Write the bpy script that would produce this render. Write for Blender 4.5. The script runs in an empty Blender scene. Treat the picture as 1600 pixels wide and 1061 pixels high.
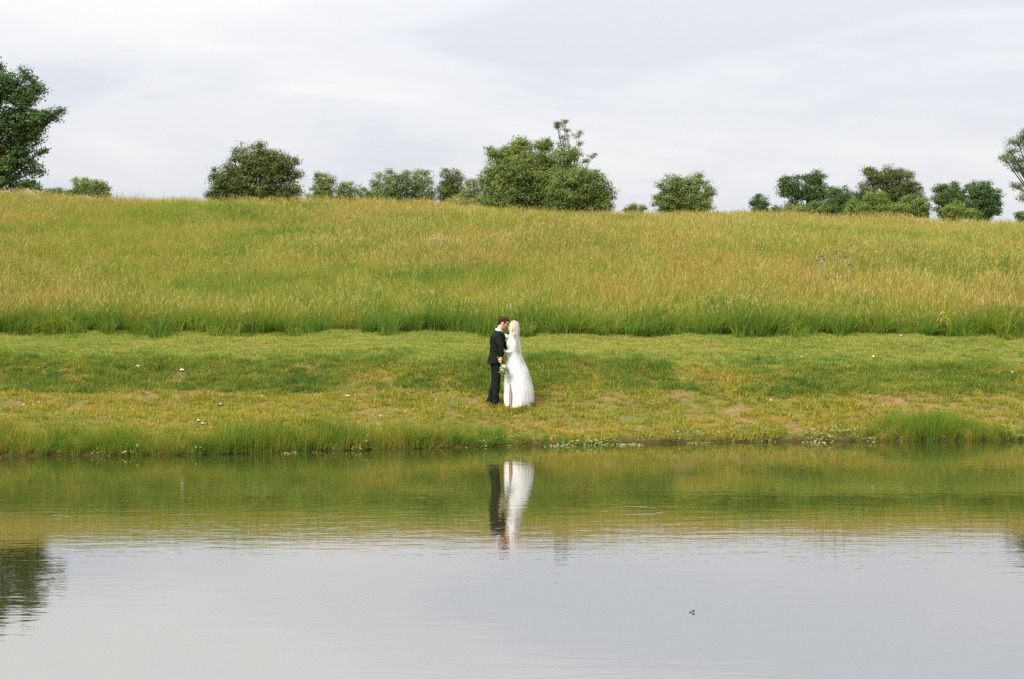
import bpy, bmesh, math, random
import numpy as np
from mathutils import Vector, Matrix, Euler

random.seed(7)
rng = np.random.default_rng(11)
R = math.radians
sc = bpy.context.scene
COL = sc.collection

# ------------------------------------------------------------------ camera
FPX = 2222.0            # focal length in pixels of the 1600 px wide photograph (50 mm on 36 mm)
CAMZ = 2.24             # eye above the water
HOR = 500.0             # pixel row of the horizon
PITCH = math.atan((530.5 - HOR) / FPX)
cd = bpy.data.cameras.new('camera')
cam = bpy.data.objects.new('camera', cd)
COL.objects.link(cam)
cam.location = (0, 0, CAMZ)
cam.rotation_euler = (math.pi / 2 - PITCH, 0, 0)
cd.sensor_width = 36.0
cd.lens = FPX / 1600 * 36.0
cd.clip_start = 0.1
cd.clip_end = 6000
sc.camera = cam


def at(px, py, Y):
    """world point that the photograph shows at pixel (px,py), Y metres in front of the camera"""
    dx = (px - 800.0) / FPX
    dy = -(py - 530.5) / FPX
    d = Vector((dx, math.cos(PITCH) + dy * math.sin(PITCH), -math.sin(PITCH) + dy * math.cos(PITCH)))
    t = Y / d.y
    return Vector((d.x * t, Y, CAMZ + d.z * t))


# ------------------------------------------------------------------ sky, sun, exposure
SUN_EL, SUN_AZ = R(52), R(-138)      # azimuth from +Y (away from the camera) towards +X
w = bpy.data.worlds.new('World')
sc.world = w
w.use_nodes = True
nt = w.node_tree
nt.nodes.clear()


def N(nt, kind, **kw):
    n = nt.nodes.new(kind)
    for k, v in kw.items():
        if k.startswith('i_'):
            n.inputs[k[2:].replace('_', ' ')].default_value = v
        else:
            setattr(n, k, v)
    return n


def L(nt, a, b):
    nt.links.new(a, b)


def math_n(nt, op, a, b=None, c=None):
    n = nt.nodes.new('ShaderNodeMath')
    n.operation = op
    for i, s in enumerate((a, b, c)):
        if s is None:
            continue
        if isinstance(s, (int, float)):
            n.inputs[i].default_value = s
        else:
            nt.links.new(s, n.inputs[i])
    return n.outputs[0]


def ramp(nt, fac, stops, interp='LINEAR'):
    n = nt.nodes.new('ShaderNodeValToRGB')
    cr = n.color_ramp
    cr.interpolation = interp
    while len(cr.elements) < len(stops):
        cr.elements.new(0.5)
    for e, (p, c) in zip(cr.elements, stops):
        e.position = p
        e.color = (*c, 1) if len(c) == 3 else c
    nt.links.new(fac, n.inputs[0])
    return n.outputs[0]


def mixc(nt, fac, a, b, mode='MIX'):
    n = nt.nodes.new('ShaderNodeMix')
    n.data_type = 'RGBA'
    n.blend_type = mode
    for s, i in ((fac, 0), (a, 6), (b, 7)):
        if isinstance(s, (int, float)):
            n.inputs[i].default_value = s
        elif isinstance(s, tuple):
            n.inputs[i].default_value = (*s, 1) if len(s) == 3 else s
        else:
            nt.links.new(s, n.inputs[i])
    return n.outputs[2]


def noise(nt, vec, scale, detail=3.0, rough=0.5, dist=0.0):
    n = nt.nodes.new('ShaderNodeTexNoise')
    n.inputs['Scale'].default_value = scale
    n.inputs['Detail'].default_value = detail
    n.inputs['Roughness'].default_value = rough
    n.inputs['Distortion'].default_value = dist
    if vec is not None:
        nt.links.new(vec, n.inputs['Vector'])
    return n.outputs['Fac']


def mapping(nt, vec, scale=(1, 1, 1), loc=(0, 0, 0), rot=(0, 0, 0)):
    n = nt.nodes.new('ShaderNodeMapping')
    n.inputs['Scale'].default_value = scale
    n.inputs['Location'].default_value = loc
    n.inputs['Rotation'].default_value = rot
    nt.links.new(vec, n.inputs['Vector'])
    return n.outputs[0]


tc = N(nt, 'ShaderNodeTexCoord')
sep = N(nt, 'ShaderNodeSeparateXYZ')
L(nt, tc.outputs['Generated'], sep.inputs[0])
# overcast layers: the view direction projected on a cloud deck
zz = math_n(nt, 'ADD', math_n(nt, 'MAXIMUM', sep.outputs[2], 0.0), 0.16)
cx = math_n(nt, 'DIVIDE', sep.outputs[0], zz)
cy = math_n(nt, 'DIVIDE', sep.outputs[1], zz)
comb = N(nt, 'ShaderNodeCombineXYZ')
L(nt, cx, comb.inputs[0]); L(nt, cy, comb.inputs[1])
deck = mapping(nt, comb.outputs[0], (0.85, 1.15, 1), (2.35, 0.52, 0), (0, 0, R(9)))
n1 = noise(nt, deck, 1.0, 5.0, 0.50, 0.7)
n2 = noise(nt, mapping(nt, comb.outputs[0], (2.6, 3.2, 1), (5.1, 1.2, 0), (0, 0, R(5))), 1.0, 4.0, 0.55, 0.5)
cl = math_n(nt, 'ADD', math_n(nt, 'MULTIPLY', n1, 0.84), math_n(nt, 'MULTIPLY', n2, 0.16))
cloud = ramp(nt, cl, [(0.36, (0.362, 0.378, 0.408)), (0.50, (0.412, 0.419, 0.434)), (0.64, (0.458, 0.453, 0.450))], 'EASE')
# an overcast sky is brighter overhead than at the horizon
up = math_n(nt, 'MAXIMUM', sep.outputs[2], 0.0)
lift = math_n(nt, 'ADD', math_n(nt, 'MULTIPLY', up, 0.9), 0.90)
vm = N(nt, 'ShaderNodeVectorMath', operation='SCALE')
L(nt, cloud, vm.inputs[0]); L(nt, lift, vm.inputs['Scale'])
sky = N(nt, 'ShaderNodeTexSky', sky_type='NISHITA', sun_disc=False)
sky.sun_elevation = SUN_EL
sky.sun_rotation = SUN_AZ
sky.air_density = 1.0
sky.dust_density = 3.0
bg1 = N(nt, 'ShaderNodeBackground'); bg1.inputs[1].default_value = 0.06
bg2 = N(nt, 'ShaderNodeBackground'); bg2.inputs[1].default_value = 1.0
L(nt, sky.outputs[0], bg1.inputs[0]); L(nt, vm.outputs[0], bg2.inputs[0])
ms = N(nt, 'ShaderNodeMixShader'); ms.inputs[0].default_value = 0.94
L(nt, bg1.outputs[0], ms.inputs[1]); L(nt, bg2.outputs[0], ms.inputs[2])
wo = N(nt, 'ShaderNodeOutputWorld')
L(nt, ms.outputs[0], wo.inputs[0])

sd = bpy.data.lights.new('sun', 'SUN')
sd.energy = 3.5
sd.angle = R(35)                     # veiled sun behind thin cloud
sd.color = (1.0, 0.955, 0.87)
sun = bpy.data.objects.new('sun', sd)
COL.objects.link(sun)
sdir = Vector((math.cos(SUN_EL) * math.sin(SUN_AZ), math.cos(SUN_EL) * math.cos(SUN_AZ), math.sin(SUN_EL)))
sun.rotation_euler = sdir.to_track_quat('Z', 'Y').to_euler()
sun.location = (0, 40, 60)

vs = sc.view_settings
vs.view_transform = 'Standard'
vs.look = 'None'
vs.exposure = 1.05
vs.gamma = 1.0
vs.use_curve_mapping = False
sc.cycles.use_denoising = False      # the fine grain that is left suits a film photograph
sc.cycles.max_bounces = 5
sc.cycles.diffuse_bounces = 2
sc.cycles.transparent_max_bounces = 12
sc.cycles.caustics_reflective = False
sc.cycles.caustics_refractive = False


# ------------------------------------------------------------------ helpers
def tag(o, label=None, cat=None, group=None, kind=None):
    if label: o['label'] = label
    if cat: o['category'] = cat
    if group: o['group'] = group
    if kind: o['kind'] = kind
    return o


def link(name, me, parent=None, mats=()):
    o = bpy.data.objects.new(name, me)
    COL.objects.link(o)
    for m in mats:
        me.materials.append(m)
    if parent is not None:
        o.parent = parent
    return o


def empty(name, loc, rz=0.0):
    o = bpy.data.objects.new(name, None)
    COL.objects.link(o)
    o.location = loc
    o.rotation_euler = (0, 0, rz)
    o.empty_display_size = 0.2
    return o


def mesh_np(name, verts, faces, smooth=False, midx=None):
    """verts (n,3), faces (m,k) with one k"""
    verts = np.asarray(verts, np.float32); faces = np.asarray(faces, np.int32)
    me = bpy.data.meshes.new(name)
    me.vertices.add(len(verts))
    me.vertices.foreach_set('co', verts.ravel())
    k = faces.shape[1]
    me.loops.add(faces.size)
    me.loops.foreach_set('vertex_index', faces.ravel())
    me.polygons.add(len(faces))
    me.polygons.foreach_set('loop_start', np.arange(0, faces.size, k, dtype=np.int32))
    try:
        me.polygons.foreach_set('loop_total', np.full(len(faces), k, np.int32))
    except Exception:
        pass
    if smooth:
        me.polygons.foreach_set('use_smooth', np.ones(len(faces), bool))
    if midx is not None:
        me.polygons.foreach_set('material_index', np.asarray(midx, np.int32))
    me.update(calc_edges=True)
    return me


_perm = rng.random((256, 256))


def vnoise(x, y, s=1.0, seed=0):
    """value noise 0..1"""
    x = np.asarray(x, float) * s + seed * 17.31; y = np.asarray(y, float) * s + seed * 9.77
    xi = np.floor(x).astype(int); yi = np.floor(y).astype(int)
    fx = x - xi; fy = y - yi
    fx = fx * fx * (3 - 2 * fx); fy = fy * fy * (3 - 2 * fy)
    g = lambda a, b: _perm[a % 256, b % 256]
    return (g(xi, yi) * (1 - fx) + g(xi + 1, yi) * fx) * (1 - fy) + (g(xi, yi + 1) * (1 - fx) + g(xi + 1, yi + 1) * fx) * fy


def fnoise(x, y, s, seed=0, o=3):
    t = 0; a = 1; n = 0
    for k in range(o):
        t = t + a * vnoise(x, y, s * 2 ** k, seed + k); n += a; a *= .5
    return t / n


class MB:
    def __init__(self): self.v = []; self.f = []

    def ring_loft(self, rings, cap=True):
        b = len(self.v); n = len(rings[0])
        for r in rings: self.v += [tuple(p) for p in r]
        for i in range(len(rings) - 1):
            for j in range(n):
                a = b + i * n + j; c = b + i * n + (j + 1) % n
                self.f.append((a, c, c + n, a + n))
        if cap:
            self.f.append(tuple(b + j for j in reversed(range(n))))
            e = b + (len(rings) - 1) * n
            self.f.append(tuple(e + j for j in range(n)))
        return self

    def tube(self, pts, rad, seg=8):
        pts = [Vector(p) for p in pts]
        if isinstance(rad, (int, float)): rad = [rad] * len(pts)
        rings = []
        up = None
        for i, p in enumerate(pts):
            t = (pts[min(i + 1, len(pts) - 1)] - pts[max(i - 1, 0)]).normalized()
            if up is None:
                up = Vector((0, 0, 1)) if abs(t.z) < .9 else Vector((1, 0, 0))
            a = t.cross(up).normalized(); b = a.cross(t).normalized(); up = b
            r = rad[i]
            ra, rb = (r, r) if isinstance(r, (int, float)) else r
            rings.append([p + a * (math.cos(q) * ra) + b * (math.sin(q) * rb) for q in (2 * math.pi * j / seg for j in range(seg))])
        return self.ring_loft(rings)

    def ell(self, c, r, rot=None, nu=14, nv=9):
        c = Vector(c)
        rings = []
        for i in range(1, nv):
            ph = math.pi * i / nv
            ring = []
            for j in range(nu):
                q = 2 * math.pi * j / nu
                p = Vector((r[0] * math.sin(ph) * math.cos(q), r[1] * math.sin(ph) * math.sin(q), -r[2] * math.cos(ph)))
                if rot is not None: p = rot @ p
                ring.append(c + p)
            rings.append(ring)
        return self.ring_loft(rings)

    def xform(self, m, start=0):
        for i in range(start, len(self.v)):
            self.v[i] = tuple(m @ Vector(self.v[i]))
        return self

    def box(self, c, s):
        b = len(self.v)
        for z in (-1, 1):
            for y in (-1, 1):
                for x in (-1, 1):
                    self.v.append((c[0] + x * s[0], c[1] + y * s[1], c[2] + z * s[2]))
        for q in ((0, 2, 3, 1), (4, 5, 7, 6), (0, 1, 5, 4), (2, 6, 7, 3), (0, 4, 6, 2), (1, 3, 7, 5)):
            self.f.append(tuple(b + k for k in q))
        return self

    def build(self, name, mat, parent=None, smooth=True, voxel=None, relax=0, fn=None):
        me = bpy.data.meshes.new(name)
        me.from_pydata(self.v, [], self.f)
        me.update()
        if voxel:
            tmp = bpy.data.objects.new('tmp', me); COL.objects.link(tmp)
            md = tmp.modifiers.new('r', 'REMESH'); md.mode = 'VOXEL'; md.voxel_size = voxel; md.use_smooth_shade = True
            if relax:
                ms_ = tmp.modifiers.new('s', 'SMOOTH'); ms_.factor = 0.5; ms_.iterations = relax
            dg = bpy.context.evaluated_depsgraph_get()
            me2 = bpy.data.meshes.new_from_object(tmp.evaluated_get(dg))
            bpy.data.objects.remove(tmp); bpy.data.meshes.remove(me)
            me = me2; me.name = name
        if fn is not None:
            co = np.empty(len(me.vertices) * 3, np.float32); me.vertices.foreach_get('co', co); co = co.reshape(-1, 3)
            no = np.empty(len(me.vertices) * 3, np.float32); me.vertices.foreach_get('normal', no); no = no.reshape(-1, 3)
            me.vertices.foreach_set('co', fn(co, no).astype(np.float32).ravel()); me.update()
        if smooth:
            me.polygons.foreach_set('use_smooth', np.ones(len(me.polygons), bool))
        return link(name, me, parent, (mat,))


# ------------------------------------------------------------------ materials
def new_mat(name):
    m = bpy.data.materials.new(name); m.use_nodes = True
    m.node_tree.nodes.clear()
    return m, m.node_tree


def finish(nt, shader):
    o = nt.nodes.new('ShaderNodeOutputMaterial'); nt.links.new(shader, o.inputs[0])


def leafy(name, stops, scale, transl=0.35, rnd=0.35, fine=0.0, gloss=0.012, seed=0.0, rot=0.3, con=2.9):
    """leaf or blade: colour wanders over the ground (position noise) and from plant to plant"""
    m, nt = new_mat(name)
    g = N(nt, 'ShaderNodeNewGeometry')
    p = mapping(nt, g.outputs['Position'], (1, 1.0, 1), (seed, seed * 1.7, 0), (0, 0, rot))
    n = noise(nt, p, scale, 4.0, 0.6, 0.3)
    oi = N(nt, 'ShaderNodeObjectInfo')
    n = math_n(nt, 'ADD', math_n(nt, 'MULTIPLY', n, .65), math_n(nt, 'MULTIPLY', noise(nt, p, scale * 4.3, 3.0, 0.55), .35))
    fac = math_n(nt, 'ADD', math_n(nt, 'MULTIPLY', n, con), .5 - con * .5)
    fac = math_n(nt, 'ADD', fac, math_n(nt, 'MULTIPLY', math_n(nt, 'SUBTRACT', oi.outputs['Random'], 0.5), rnd))
    a = N(nt, 'ShaderNodeAttribute', attribute_name='v')
    fac = math_n(nt, 'ADD', fac, math_n(nt, 'MULTIPLY', math_n(nt, 'SUBTRACT', a.outputs['Fac'], 0.5), fine))
    c = ramp(nt, fac, stops)
    d = N(nt, 'ShaderNodeBsdfDiffuse'); t = N(nt, 'ShaderNodeBsdfTranslucent')
    L(nt, c, d.inputs[0]); L(nt, mixc(nt, 1.0, c, (1.0, 1.0, 0.7), 'MULTIPLY'), t.inputs[0])
    mx = N(nt, 'ShaderNodeMixShader'); mx.inputs[0].default_value = transl
    L(nt, d.outputs[0], mx.inputs[1]); L(nt, t.outputs[0], mx.inputs[2])
    gl = N(nt, 'ShaderNodeBsdfGlossy'); gl.inputs['Roughness'].default_value = 0.45
    mg = N(nt, 'ShaderNodeMixShader'); mg.inputs[0].default_value = gloss
    L(nt, mx.outputs[0], mg.inputs[1]); L(nt, gl.outputs[0], mg.inputs[2])
    finish(nt, mg.outputs[0])
    return m


def plain(name, col, rough=0.6, var=0.12, scale=30.0, bump=0.0, spec=0.3, sub=0.0, sheen=0.0):
    m, nt = new_mat(name)
    g = N(nt, 'ShaderNodeTexCoord')
    n = noise(nt, g.outputs['Object'], scale, 4.0, 0.6)
    c = mixc(nt, n, tuple(x * (1 - var) for x in col), tuple(min(1, x * (1 + var)) for x in col))
    b = N(nt, 'ShaderNodeBsdfPrincipled')
    L(nt, c, b.inputs['Base Color'])
    b.inputs['Roughness'].default_value = rough
    b.inputs['Specular IOR Level'].default_value = spec
    if sub: b.inputs['Subsurface Weight'].default_value = sub; b.inputs['Subsurface Radius'].default_value = (.012, .006, .004)
    if sheen: b.inputs['Sheen Weight'].default_value = sheen
    if bump:
        bp = N(nt, 'ShaderNodeBump'); bp.inputs['Strength'].default_value = bump; bp.inputs['Distance'].default_value = 0.01
        L(nt, n, bp.inputs['Height']); L(nt, bp.outputs[0], b.inputs['Normal'])
    finish(nt, b.outputs[0])
    return m


M = {}
M['meadow'] = leafy('meadow_blades', [(0.0, (.1018, .1988, .0285)), (.35, (.2085, .2764, .0404)), (.65, (.3152, .3152, .0570)), (1.0, (.3880, .2861, .0774))], 0.16, .38, .45, .25, con=3.4)
M['seed'] = leafy('seed_heads', [(0.0, (.3298, .3420, .0791)), (.5, (.4074, .3277, .0950)), (1.0, (.4074, .2232, .0897))], 0.13, .25, .6, .3, seed=3.0)
M['edge'] = leafy('meadow_edge_blades', [(0.0, (.075, .155, .0245)), (.5, (.14, .225, .0286)), (1.0, (.25, .29, .0408))], 0.5, .4, .5, .3, seed=6.0)
M['lawn'] = leafy('lawn_blades', [(0.0, (.2090, .2820, .0516)), (.45, (.3135, .3572, .0704)), (.75, (.3705, .3760, .0938)), (1.0, (.3800, .3384, .1033))], 0.35, .35, .5, .3, seed=9.0, con=2.2)
M['bank'] = leafy('bank_blades', [(0.0, (.1649, .2250, .0359)), (.4, (.2910, .2925, .0449)), (.75, (.3783, .3195, .0539)), (1.0, (.3977, .2790, .0673))], 0.6, .35, .6, .4, seed=12.0, con=2.0)
M['slope'] = leafy('slope_blades', [(0.0, (.0808, .1568, .0270)), (.5, (.1568, .2327, .0359)), (1.0, (.2660, .2945, .0539))], 0.6, .35, .5, .3, seed=15.0)
M['shore'] = leafy('shore_blades', [(0.0, (.09, .19, .0204)), (.45, (.17, .235, .0262)), (.75, (.25, .255, .0343)), (1.0, (.30, .215, .0490))], 0.55, .4, .5, .3, seed=18.0)
M['weed'] = leafy('shore_weed_leaves', [(0.0, (.13, .19, .04)), (.5, (.22, .25, .06)), (1.0, (.31, .29, .10))], 1.2, .3, .6, .6, seed=21.0)
M['mat'] = leafy('waterweed_leaves', [(0.0, (.13, .17, .04)), (.5, (.24, .26, .09)), (1.0, (.40, .39, .19))], 1.5, .2, .5, .6, seed=24.0)


def tree_mat(name, dark, mid, light, seed):
    return leafy(name, [(0.0, dark), (.5, mid), (1.0, light)], 0.28, .34, .0, .6, gloss=.012, seed=seed)


M['oak'] = tree_mat('leaves_dark_olive', (0.053, 0.081, 0.024), (0.095, 0.126, 0.036), (0.176, 0.192, 0.057), 1.0)
M['deep'] = tree_mat('leaves_deep_green', (0.035, 0.077, 0.024), (0.063, 0.12, 0.032), (0.12, 0.176, 0.045), 2.0)
M['green'] = tree_mat('leaves_mid_green', (0.072, 0.122, 0.028), (0.137, 0.195, 0.046), (0.244, 0.273, 0.076), 3.0)
M['fresh'] = tree_mat('leaves_fresh_green', (0.086, 0.142, 0.026), (0.151, 0.208, 0.042), (0.223, 0.273, 0.07), 4.0)
M['pale'] = tree_mat('leaves_pale_green', (0.102, 0.138, 0.037), (0.163, 0.194, 0.056), (0.245, 0.265, 0.093), 5.0)
M['blue'] = tree_mat('leaves_grey_green', (0.086, 0.133, 0.05), (0.156, 0.203, 0.079), (0.257, 0.289, 0.122), 6.0)
M['yellow'] = tree_mat('leaves_yellow_green', (.16, .18, .04), (.27, .26, .07), (.36, .33, .11), 7.0)
M['bark'] = plain('bark', (.075, .06, .045), .9, .4, 8.0, .6, .1)


def ground_mat():
    m, nt = new_mat('turf_soil')
    g = N(nt, 'ShaderNodeNewGeometry')
    p = g.outputs['Position']
    big = noise(nt, p, 0.45, 5.0, 0.6)
    fine = noise(nt, p, 6.0, 5.0, 0.65)
    soil = ramp(nt, fine, [(.3, (.125, .082, .036)), (.7, (.22, .142, .068))])
    turf = ramp(nt, fine, [(.3, (.065, .075, .02)), (.7, (.14, .135, .036))])
    f = ramp(nt, math_n(nt, 'ADD', math_n(nt, 'MULTIPLY', big, .45), math_n(nt, 'MULTIPLY', noise(nt, p, 2.2, 4.0, .6), .55)), [(.46, (0, 0, 0)), (.58, (1, 1, 1))])
    c = mixc(nt, f, turf, soil)
    sp = N(nt, 'ShaderNodeSeparateXYZ'); L(nt, p, sp.inputs[0])
    wet = ramp(nt, math_n(nt, 'ADD', sp.outputs[2], math_n(nt, 'MULTIPLY', fine, .08)), [(.07, (1, 1, 1)), (.15, (0, 0, 0))])
    c = mixc(nt, wet, c, (.05, .04, .017))
    d = N(nt, 'ShaderNodeBsdfDiffuse'); L(nt, c, d.inputs[0])
    bp = N(nt, 'ShaderNodeBump'); bp.inputs['Strength'].default_value = .6; bp.inputs['Distance'].default_value = .04
    L(nt, fine, bp.inputs['Height']); L(nt, bp.outputs[0], d.inputs['Normal'])
    finish(nt, d.outputs[0])
    return m


def water_mat():
    m, nt = new_mat('pond_water')
    g = N(nt, 'ShaderNodeNewGeometry')
    p = g.outputs['Position']
    w1 = noise(nt, mapping(nt, p, (.8, 2.6, 1), (0, 0, 0), (0, 0, R(4))), 1.6, 3.0, 0.55)
    w2 = noise(nt, mapping(nt, p, (2.2, 6.0, 1), (3, 1, 0), (0, 0, R(-6))), 2.2, 2.0, 0.5)
    amp = ramp(nt, noise(nt, mapping(nt, p, (.10, .22, 1)), 1.0, 2.0, .5), [(.35, (.35, .35, .35)), (.65, (1, 1, 1))])
    h = math_n(nt, 'ADD', math_n(nt, 'MULTIPLY', w1, 1.0), math_n(nt, 'MULTIPLY', w2, .35))
    h = math_n(nt, 'MULTIPLY', h, amp)
    # rings left by insects and fish
    s = N(nt, 'ShaderNodeSeparateXYZ'); L(nt, p, s.inputs[0])
    for (rx, ry, rr) in ((1.43, 16.75, .34), (-5.2, 16.2, .12)):
        dx = math_n(nt, 'SUBTRACT', s.outputs[0], rx); dy = math_n(nt, 'SUBTRACT', s.outputs[1], ry)
        d2 = math_n(nt, 'SQRT', math_n(nt, 'ADD', math_n(nt, 'MULTIPLY', dx, dx), math_n(nt, 'MULTIPLY', dy, dy)))
        e = math_n(nt, 'DIVIDE', math_n(nt, 'SUBTRACT', d2, rr), .045)
        ring = math_n(nt, 'POWER', 2.718, math_n(nt, 'MULTIPLY', math_n(nt, 'MULTIPLY', e, e), -1.0))
        h = math_n(nt, 'ADD', h, math_n(nt, 'MULTIPLY', math_n(nt, 'MULTIPLY', ring, w2), .42))
    bp = N(nt, 'ShaderNodeBump'); bp.inputs['Strength'].default_value = 1.0; bp.inputs['Distance'].default_value = WAVE
    L(nt, h, bp.inputs['Height'])
    d = N(nt, 'ShaderNodeBsdfDiffuse'); d.inputs[0].default_value = (.034, .034, .010, 1)
    gl = N(nt, 'ShaderNodeBsdfGlossy'); gl.inputs['Roughness'].default_value = .012; gl.inputs[0].default_value = (.97, .96, .97, 1)
    L(nt, bp.outputs[0], gl.inputs['Normal'])
    fr = N(nt, 'ShaderNodeFresnel'); fr.inputs[0].default_value = 1.9
    fac = math_n(nt, 'ADD', math_n(nt, 'MULTIPLY', fr.outputs[0], .38), .50)
    mx = N(nt, 'ShaderNodeMixShader'); L(nt, fac, mx.inputs[0])
    L(nt, d.outputs[0], mx.inputs[1]); L(nt, gl.outputs[0], mx.inputs[2])
    finish(nt, mx.outputs[0])
    return m


WAVE = 0.0026
M['ground'] = ground_mat()
M['water'] = water_mat()


# ------------------------------------------------------------------ terrain
def shore(x):
    b = np.interp(x, [-60, -8.5, -5.3, -3.3, 0, 4, 9.5, 30, 60], [22.3, 23.45, 23.55, 24.2, 25.25, 26.05, 26.35, 27.3, 28])
    return b + .22 * (fnoise(x, x * 0 + 3.3, .8, 5) - .5) + .10 * (vnoise(x, x * 0 + 1.1, 3.0, 8) - .5)


PY = [25.2, 25.45, 26.3, 28.0, 29.0, 29.6, 30.4, 31.1, 34.2, 40, 50, 58, 64, 70, 76, 84, 100, 200, 600, 3000]
PH = [0.0, 0.10, 0.24, 0.56, .80, 1.06, 1.38, 1.46, 1.90, 2.9, 4.72, 5.90, 6.52, 6.92, 7.15, 7.25, 7.2, 6.4, 4.0, -4.0]


def ground_h(x, y):
    x = np.asarray(x, float); y = np.asarray(y, float)
    ys = shore(x)
    u = np.where(y < 29, 25.2 + (y - ys) * 3.8 / (29 - ys), y)
    hp = np.zeros_like(u)
    k = np.where(u > 45, 3.0, np.where(u > 33, .6, .22))
    for o in (-1, -.5, 0, .5, 1):
        hp += np.interp(np.maximum(u + o * k, 25.2), PY, PH) / 5
    # softer, lumpier bank to the right
    soft = np.clip((x - 1.5) / 4, 0, 1) * np.clip((u - 28) / 1, 0, 1) * np.clip((34.5 - u) / 1, 0, 1)
    hp = hp + soft * (np.interp(u, [28, 34.2], [.58, 1.95]) - hp) * .55
    hp += np.clip((u - 36) / 30, 0, 1) * (-.66) * np.clip(x, -50, 50) / 25
    hp += (fnoise(x, y, .12, 2) - .5) * .9 * np.clip((u - 38) / 15, 0, 1)
    hp += (fnoise(x, y, .9, 3) - .5) * .20 * np.clip((u - 25.4) / 3, 0, 1)
    hp += (fnoise(x, y, 3.2, 4, 2) - .5) * .06 * np.clip((u - 25.3) / 1, 0, 1)
    near = y - 4.0; side = 48 - np.abs(x)
    dmin = np.minimum(np.minimum(ys - y, near), side)
    inside = np.where(dmin > 0, -np.clip(dmin * .5, 0, 1.3) - .02, np.clip(-.22 * np.minimum(near, side), 0, .75))
    return np.where(y >= ys, hp, inside)


def axis(parts):
    out = [parts[0][0]]
    for a, b, s in parts:
        n = max(1, int(round((b - a) / s)))
        out += list(np.linspace(a, b, n + 1)[1:])
    return np.array(out)


xs_pos = axis([(0, 13, .16), (13, 20, .5), (20, 60, 1.6), (60, 200, 10), (200, 2500, 230)])
gx = np.concatenate([-xs_pos[:0:-1], xs_pos])
gy = axis([(-600, -40, 80), (-40, 0, 5), (0, 22, .8), (22, 35, .13), (35, 90, .7), (90, 200, 5), (200, 3000, 140)])
GX, GY = np.meshgrid(gx, gy)
GH = ground_h(GX, GY)
nx, ny = len(gx), len(gy)
idx = np.arange(nx * ny).reshape(ny, nx)
gf = np.stack([idx[:-1, :-1], idx[:-1, 1:], idx[1:, 1:], idx[1:, :-1]], -1).reshape(-1, 4)
ground = link('ground', mesh_np('ground', np.stack([GX, GY, GH], -1).reshape(-1, 3), gf, True), None, (M['ground'],))
tag(ground, kind='structure')

wx = np.array([-47.9, 47.9]); wy = np.array([3.9, 28.4])
water = link('pond_water', mesh_np('pond_water', [(-49, 3, 0), (49, 3, 0), (49, 28.6, 0), (-49, 28.6, 0)], [(0, 1, 2, 3)]), None, (M['water'],))
tag(water, kind='structure')


def H1(x, y): return float(ground_h(np.array([x]), np.array([y]))[0])


# ------------------------------------------------------------------ grass
def blades(n, h, wd, spread, lean, seed, segs=3, hvar=.35, droop=.5):
    """flat tapering strips that arch outward; returns verts, quads"""
    r = np.random.default_rng(seed)
    V = []; F = []; A = []
    for i in range(n):
        q = r.random() * 6.283; d = spread * math.sqrt(r.random())
        x0, y0 = d * math.cos(q), d * math.sin(q)
        az = q + r.normal(0, .9); hh = h * (1 - hvar + 2 * hvar * r.random()); ln = lean * abs(r.normal(.6, .5)) + .03
        ww = wd * (.7 + .6 * r.random()); fa = r.random() * 6.283
        b = len(V); val = r.random()
        for s in range(segs + 1):
            t = s / segs
            out = hh * ln * (t ** 1.8); z = hh * (t - droop * ln * t ** 3)
            k = ww * (1 - t) ** .6 * .5 + .0006
            cx_, cy_ = x0 + math.cos(az) * out, y0 + math.sin(az) * out
            V += [(cx_ - math.cos(fa) * k, cy_ - math.sin(fa) * k, z - .02), (cx_ + math.cos(fa) * k, cy_ + math.sin(fa) * k, z - .02)]
            A += [val, val]
        for s in range(segs):
            F.append((b + 2 * s, b + 2 * s + 1, b + 2 * s + 3, b + 2 * s + 2))
    return V, F, A


def seedstalks(n, h, spread, seed, head=.10, hw=.010):
    r = np.random.default_rng(seed)
    V = []; F = []; A = []; mi = []
    for i in range(n):
        q = r.random() * 6.283; d = spread * math.sqrt(r.random())
        x0, y0 = d * math.cos(q), d * math.sin(q)
        hh = h * (.75 + .5 * r.random()); az = r.random() * 6.283; ln = .05 + .42 * r.random(); fa = r.random() * 3.14; val = r.random()
        for (t0, t1, k0, k1, m) in ((0, 1 - head / hh, .0028, .002, 0), (1 - head / hh, 1 - .5 * head / hh, .003, hw / 2, 1), (1 - .5 * head / hh, 1, hw / 2, .001, 1)):
            b = len(V)
            for t, k in ((t0, k0), (t1, k1)):
                o = hh * ln * t * t
                V += [(x0 + math.cos(az) * o - math.cos(fa) * k, y0 + math.sin(az) * o - math.sin(fa) * k, hh * t - .02),
                      (x0 + math.cos(az) * o + math.cos(fa) * k, y0 + math.sin(az) * o + math.sin(fa) * k, hh * t - .02)]
                A += [val, val]
            F.append((b, b + 1, b + 3, b + 2)); mi.append(m)
    return V, F, A, mi


def tuft(name, parts, mats):
    V = []; F = []; A = []; mi = []
    for p in parts:
        b = len(V); V += p[0]; F += [tuple(b + k for k in f) for f in p[1]]; A += p[2]
        mi += p[3] if len(p) > 3 else [0] * len(p[1])
    me = mesh_np(name, V, F, False, mi)
    at_ = me.attributes.new('v', 'FLOAT', 'POINT'); at_.data.foreach_set('value', np.array(A, np.float32))
    for m in mats: me.materials.append(m)
    return me


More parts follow.
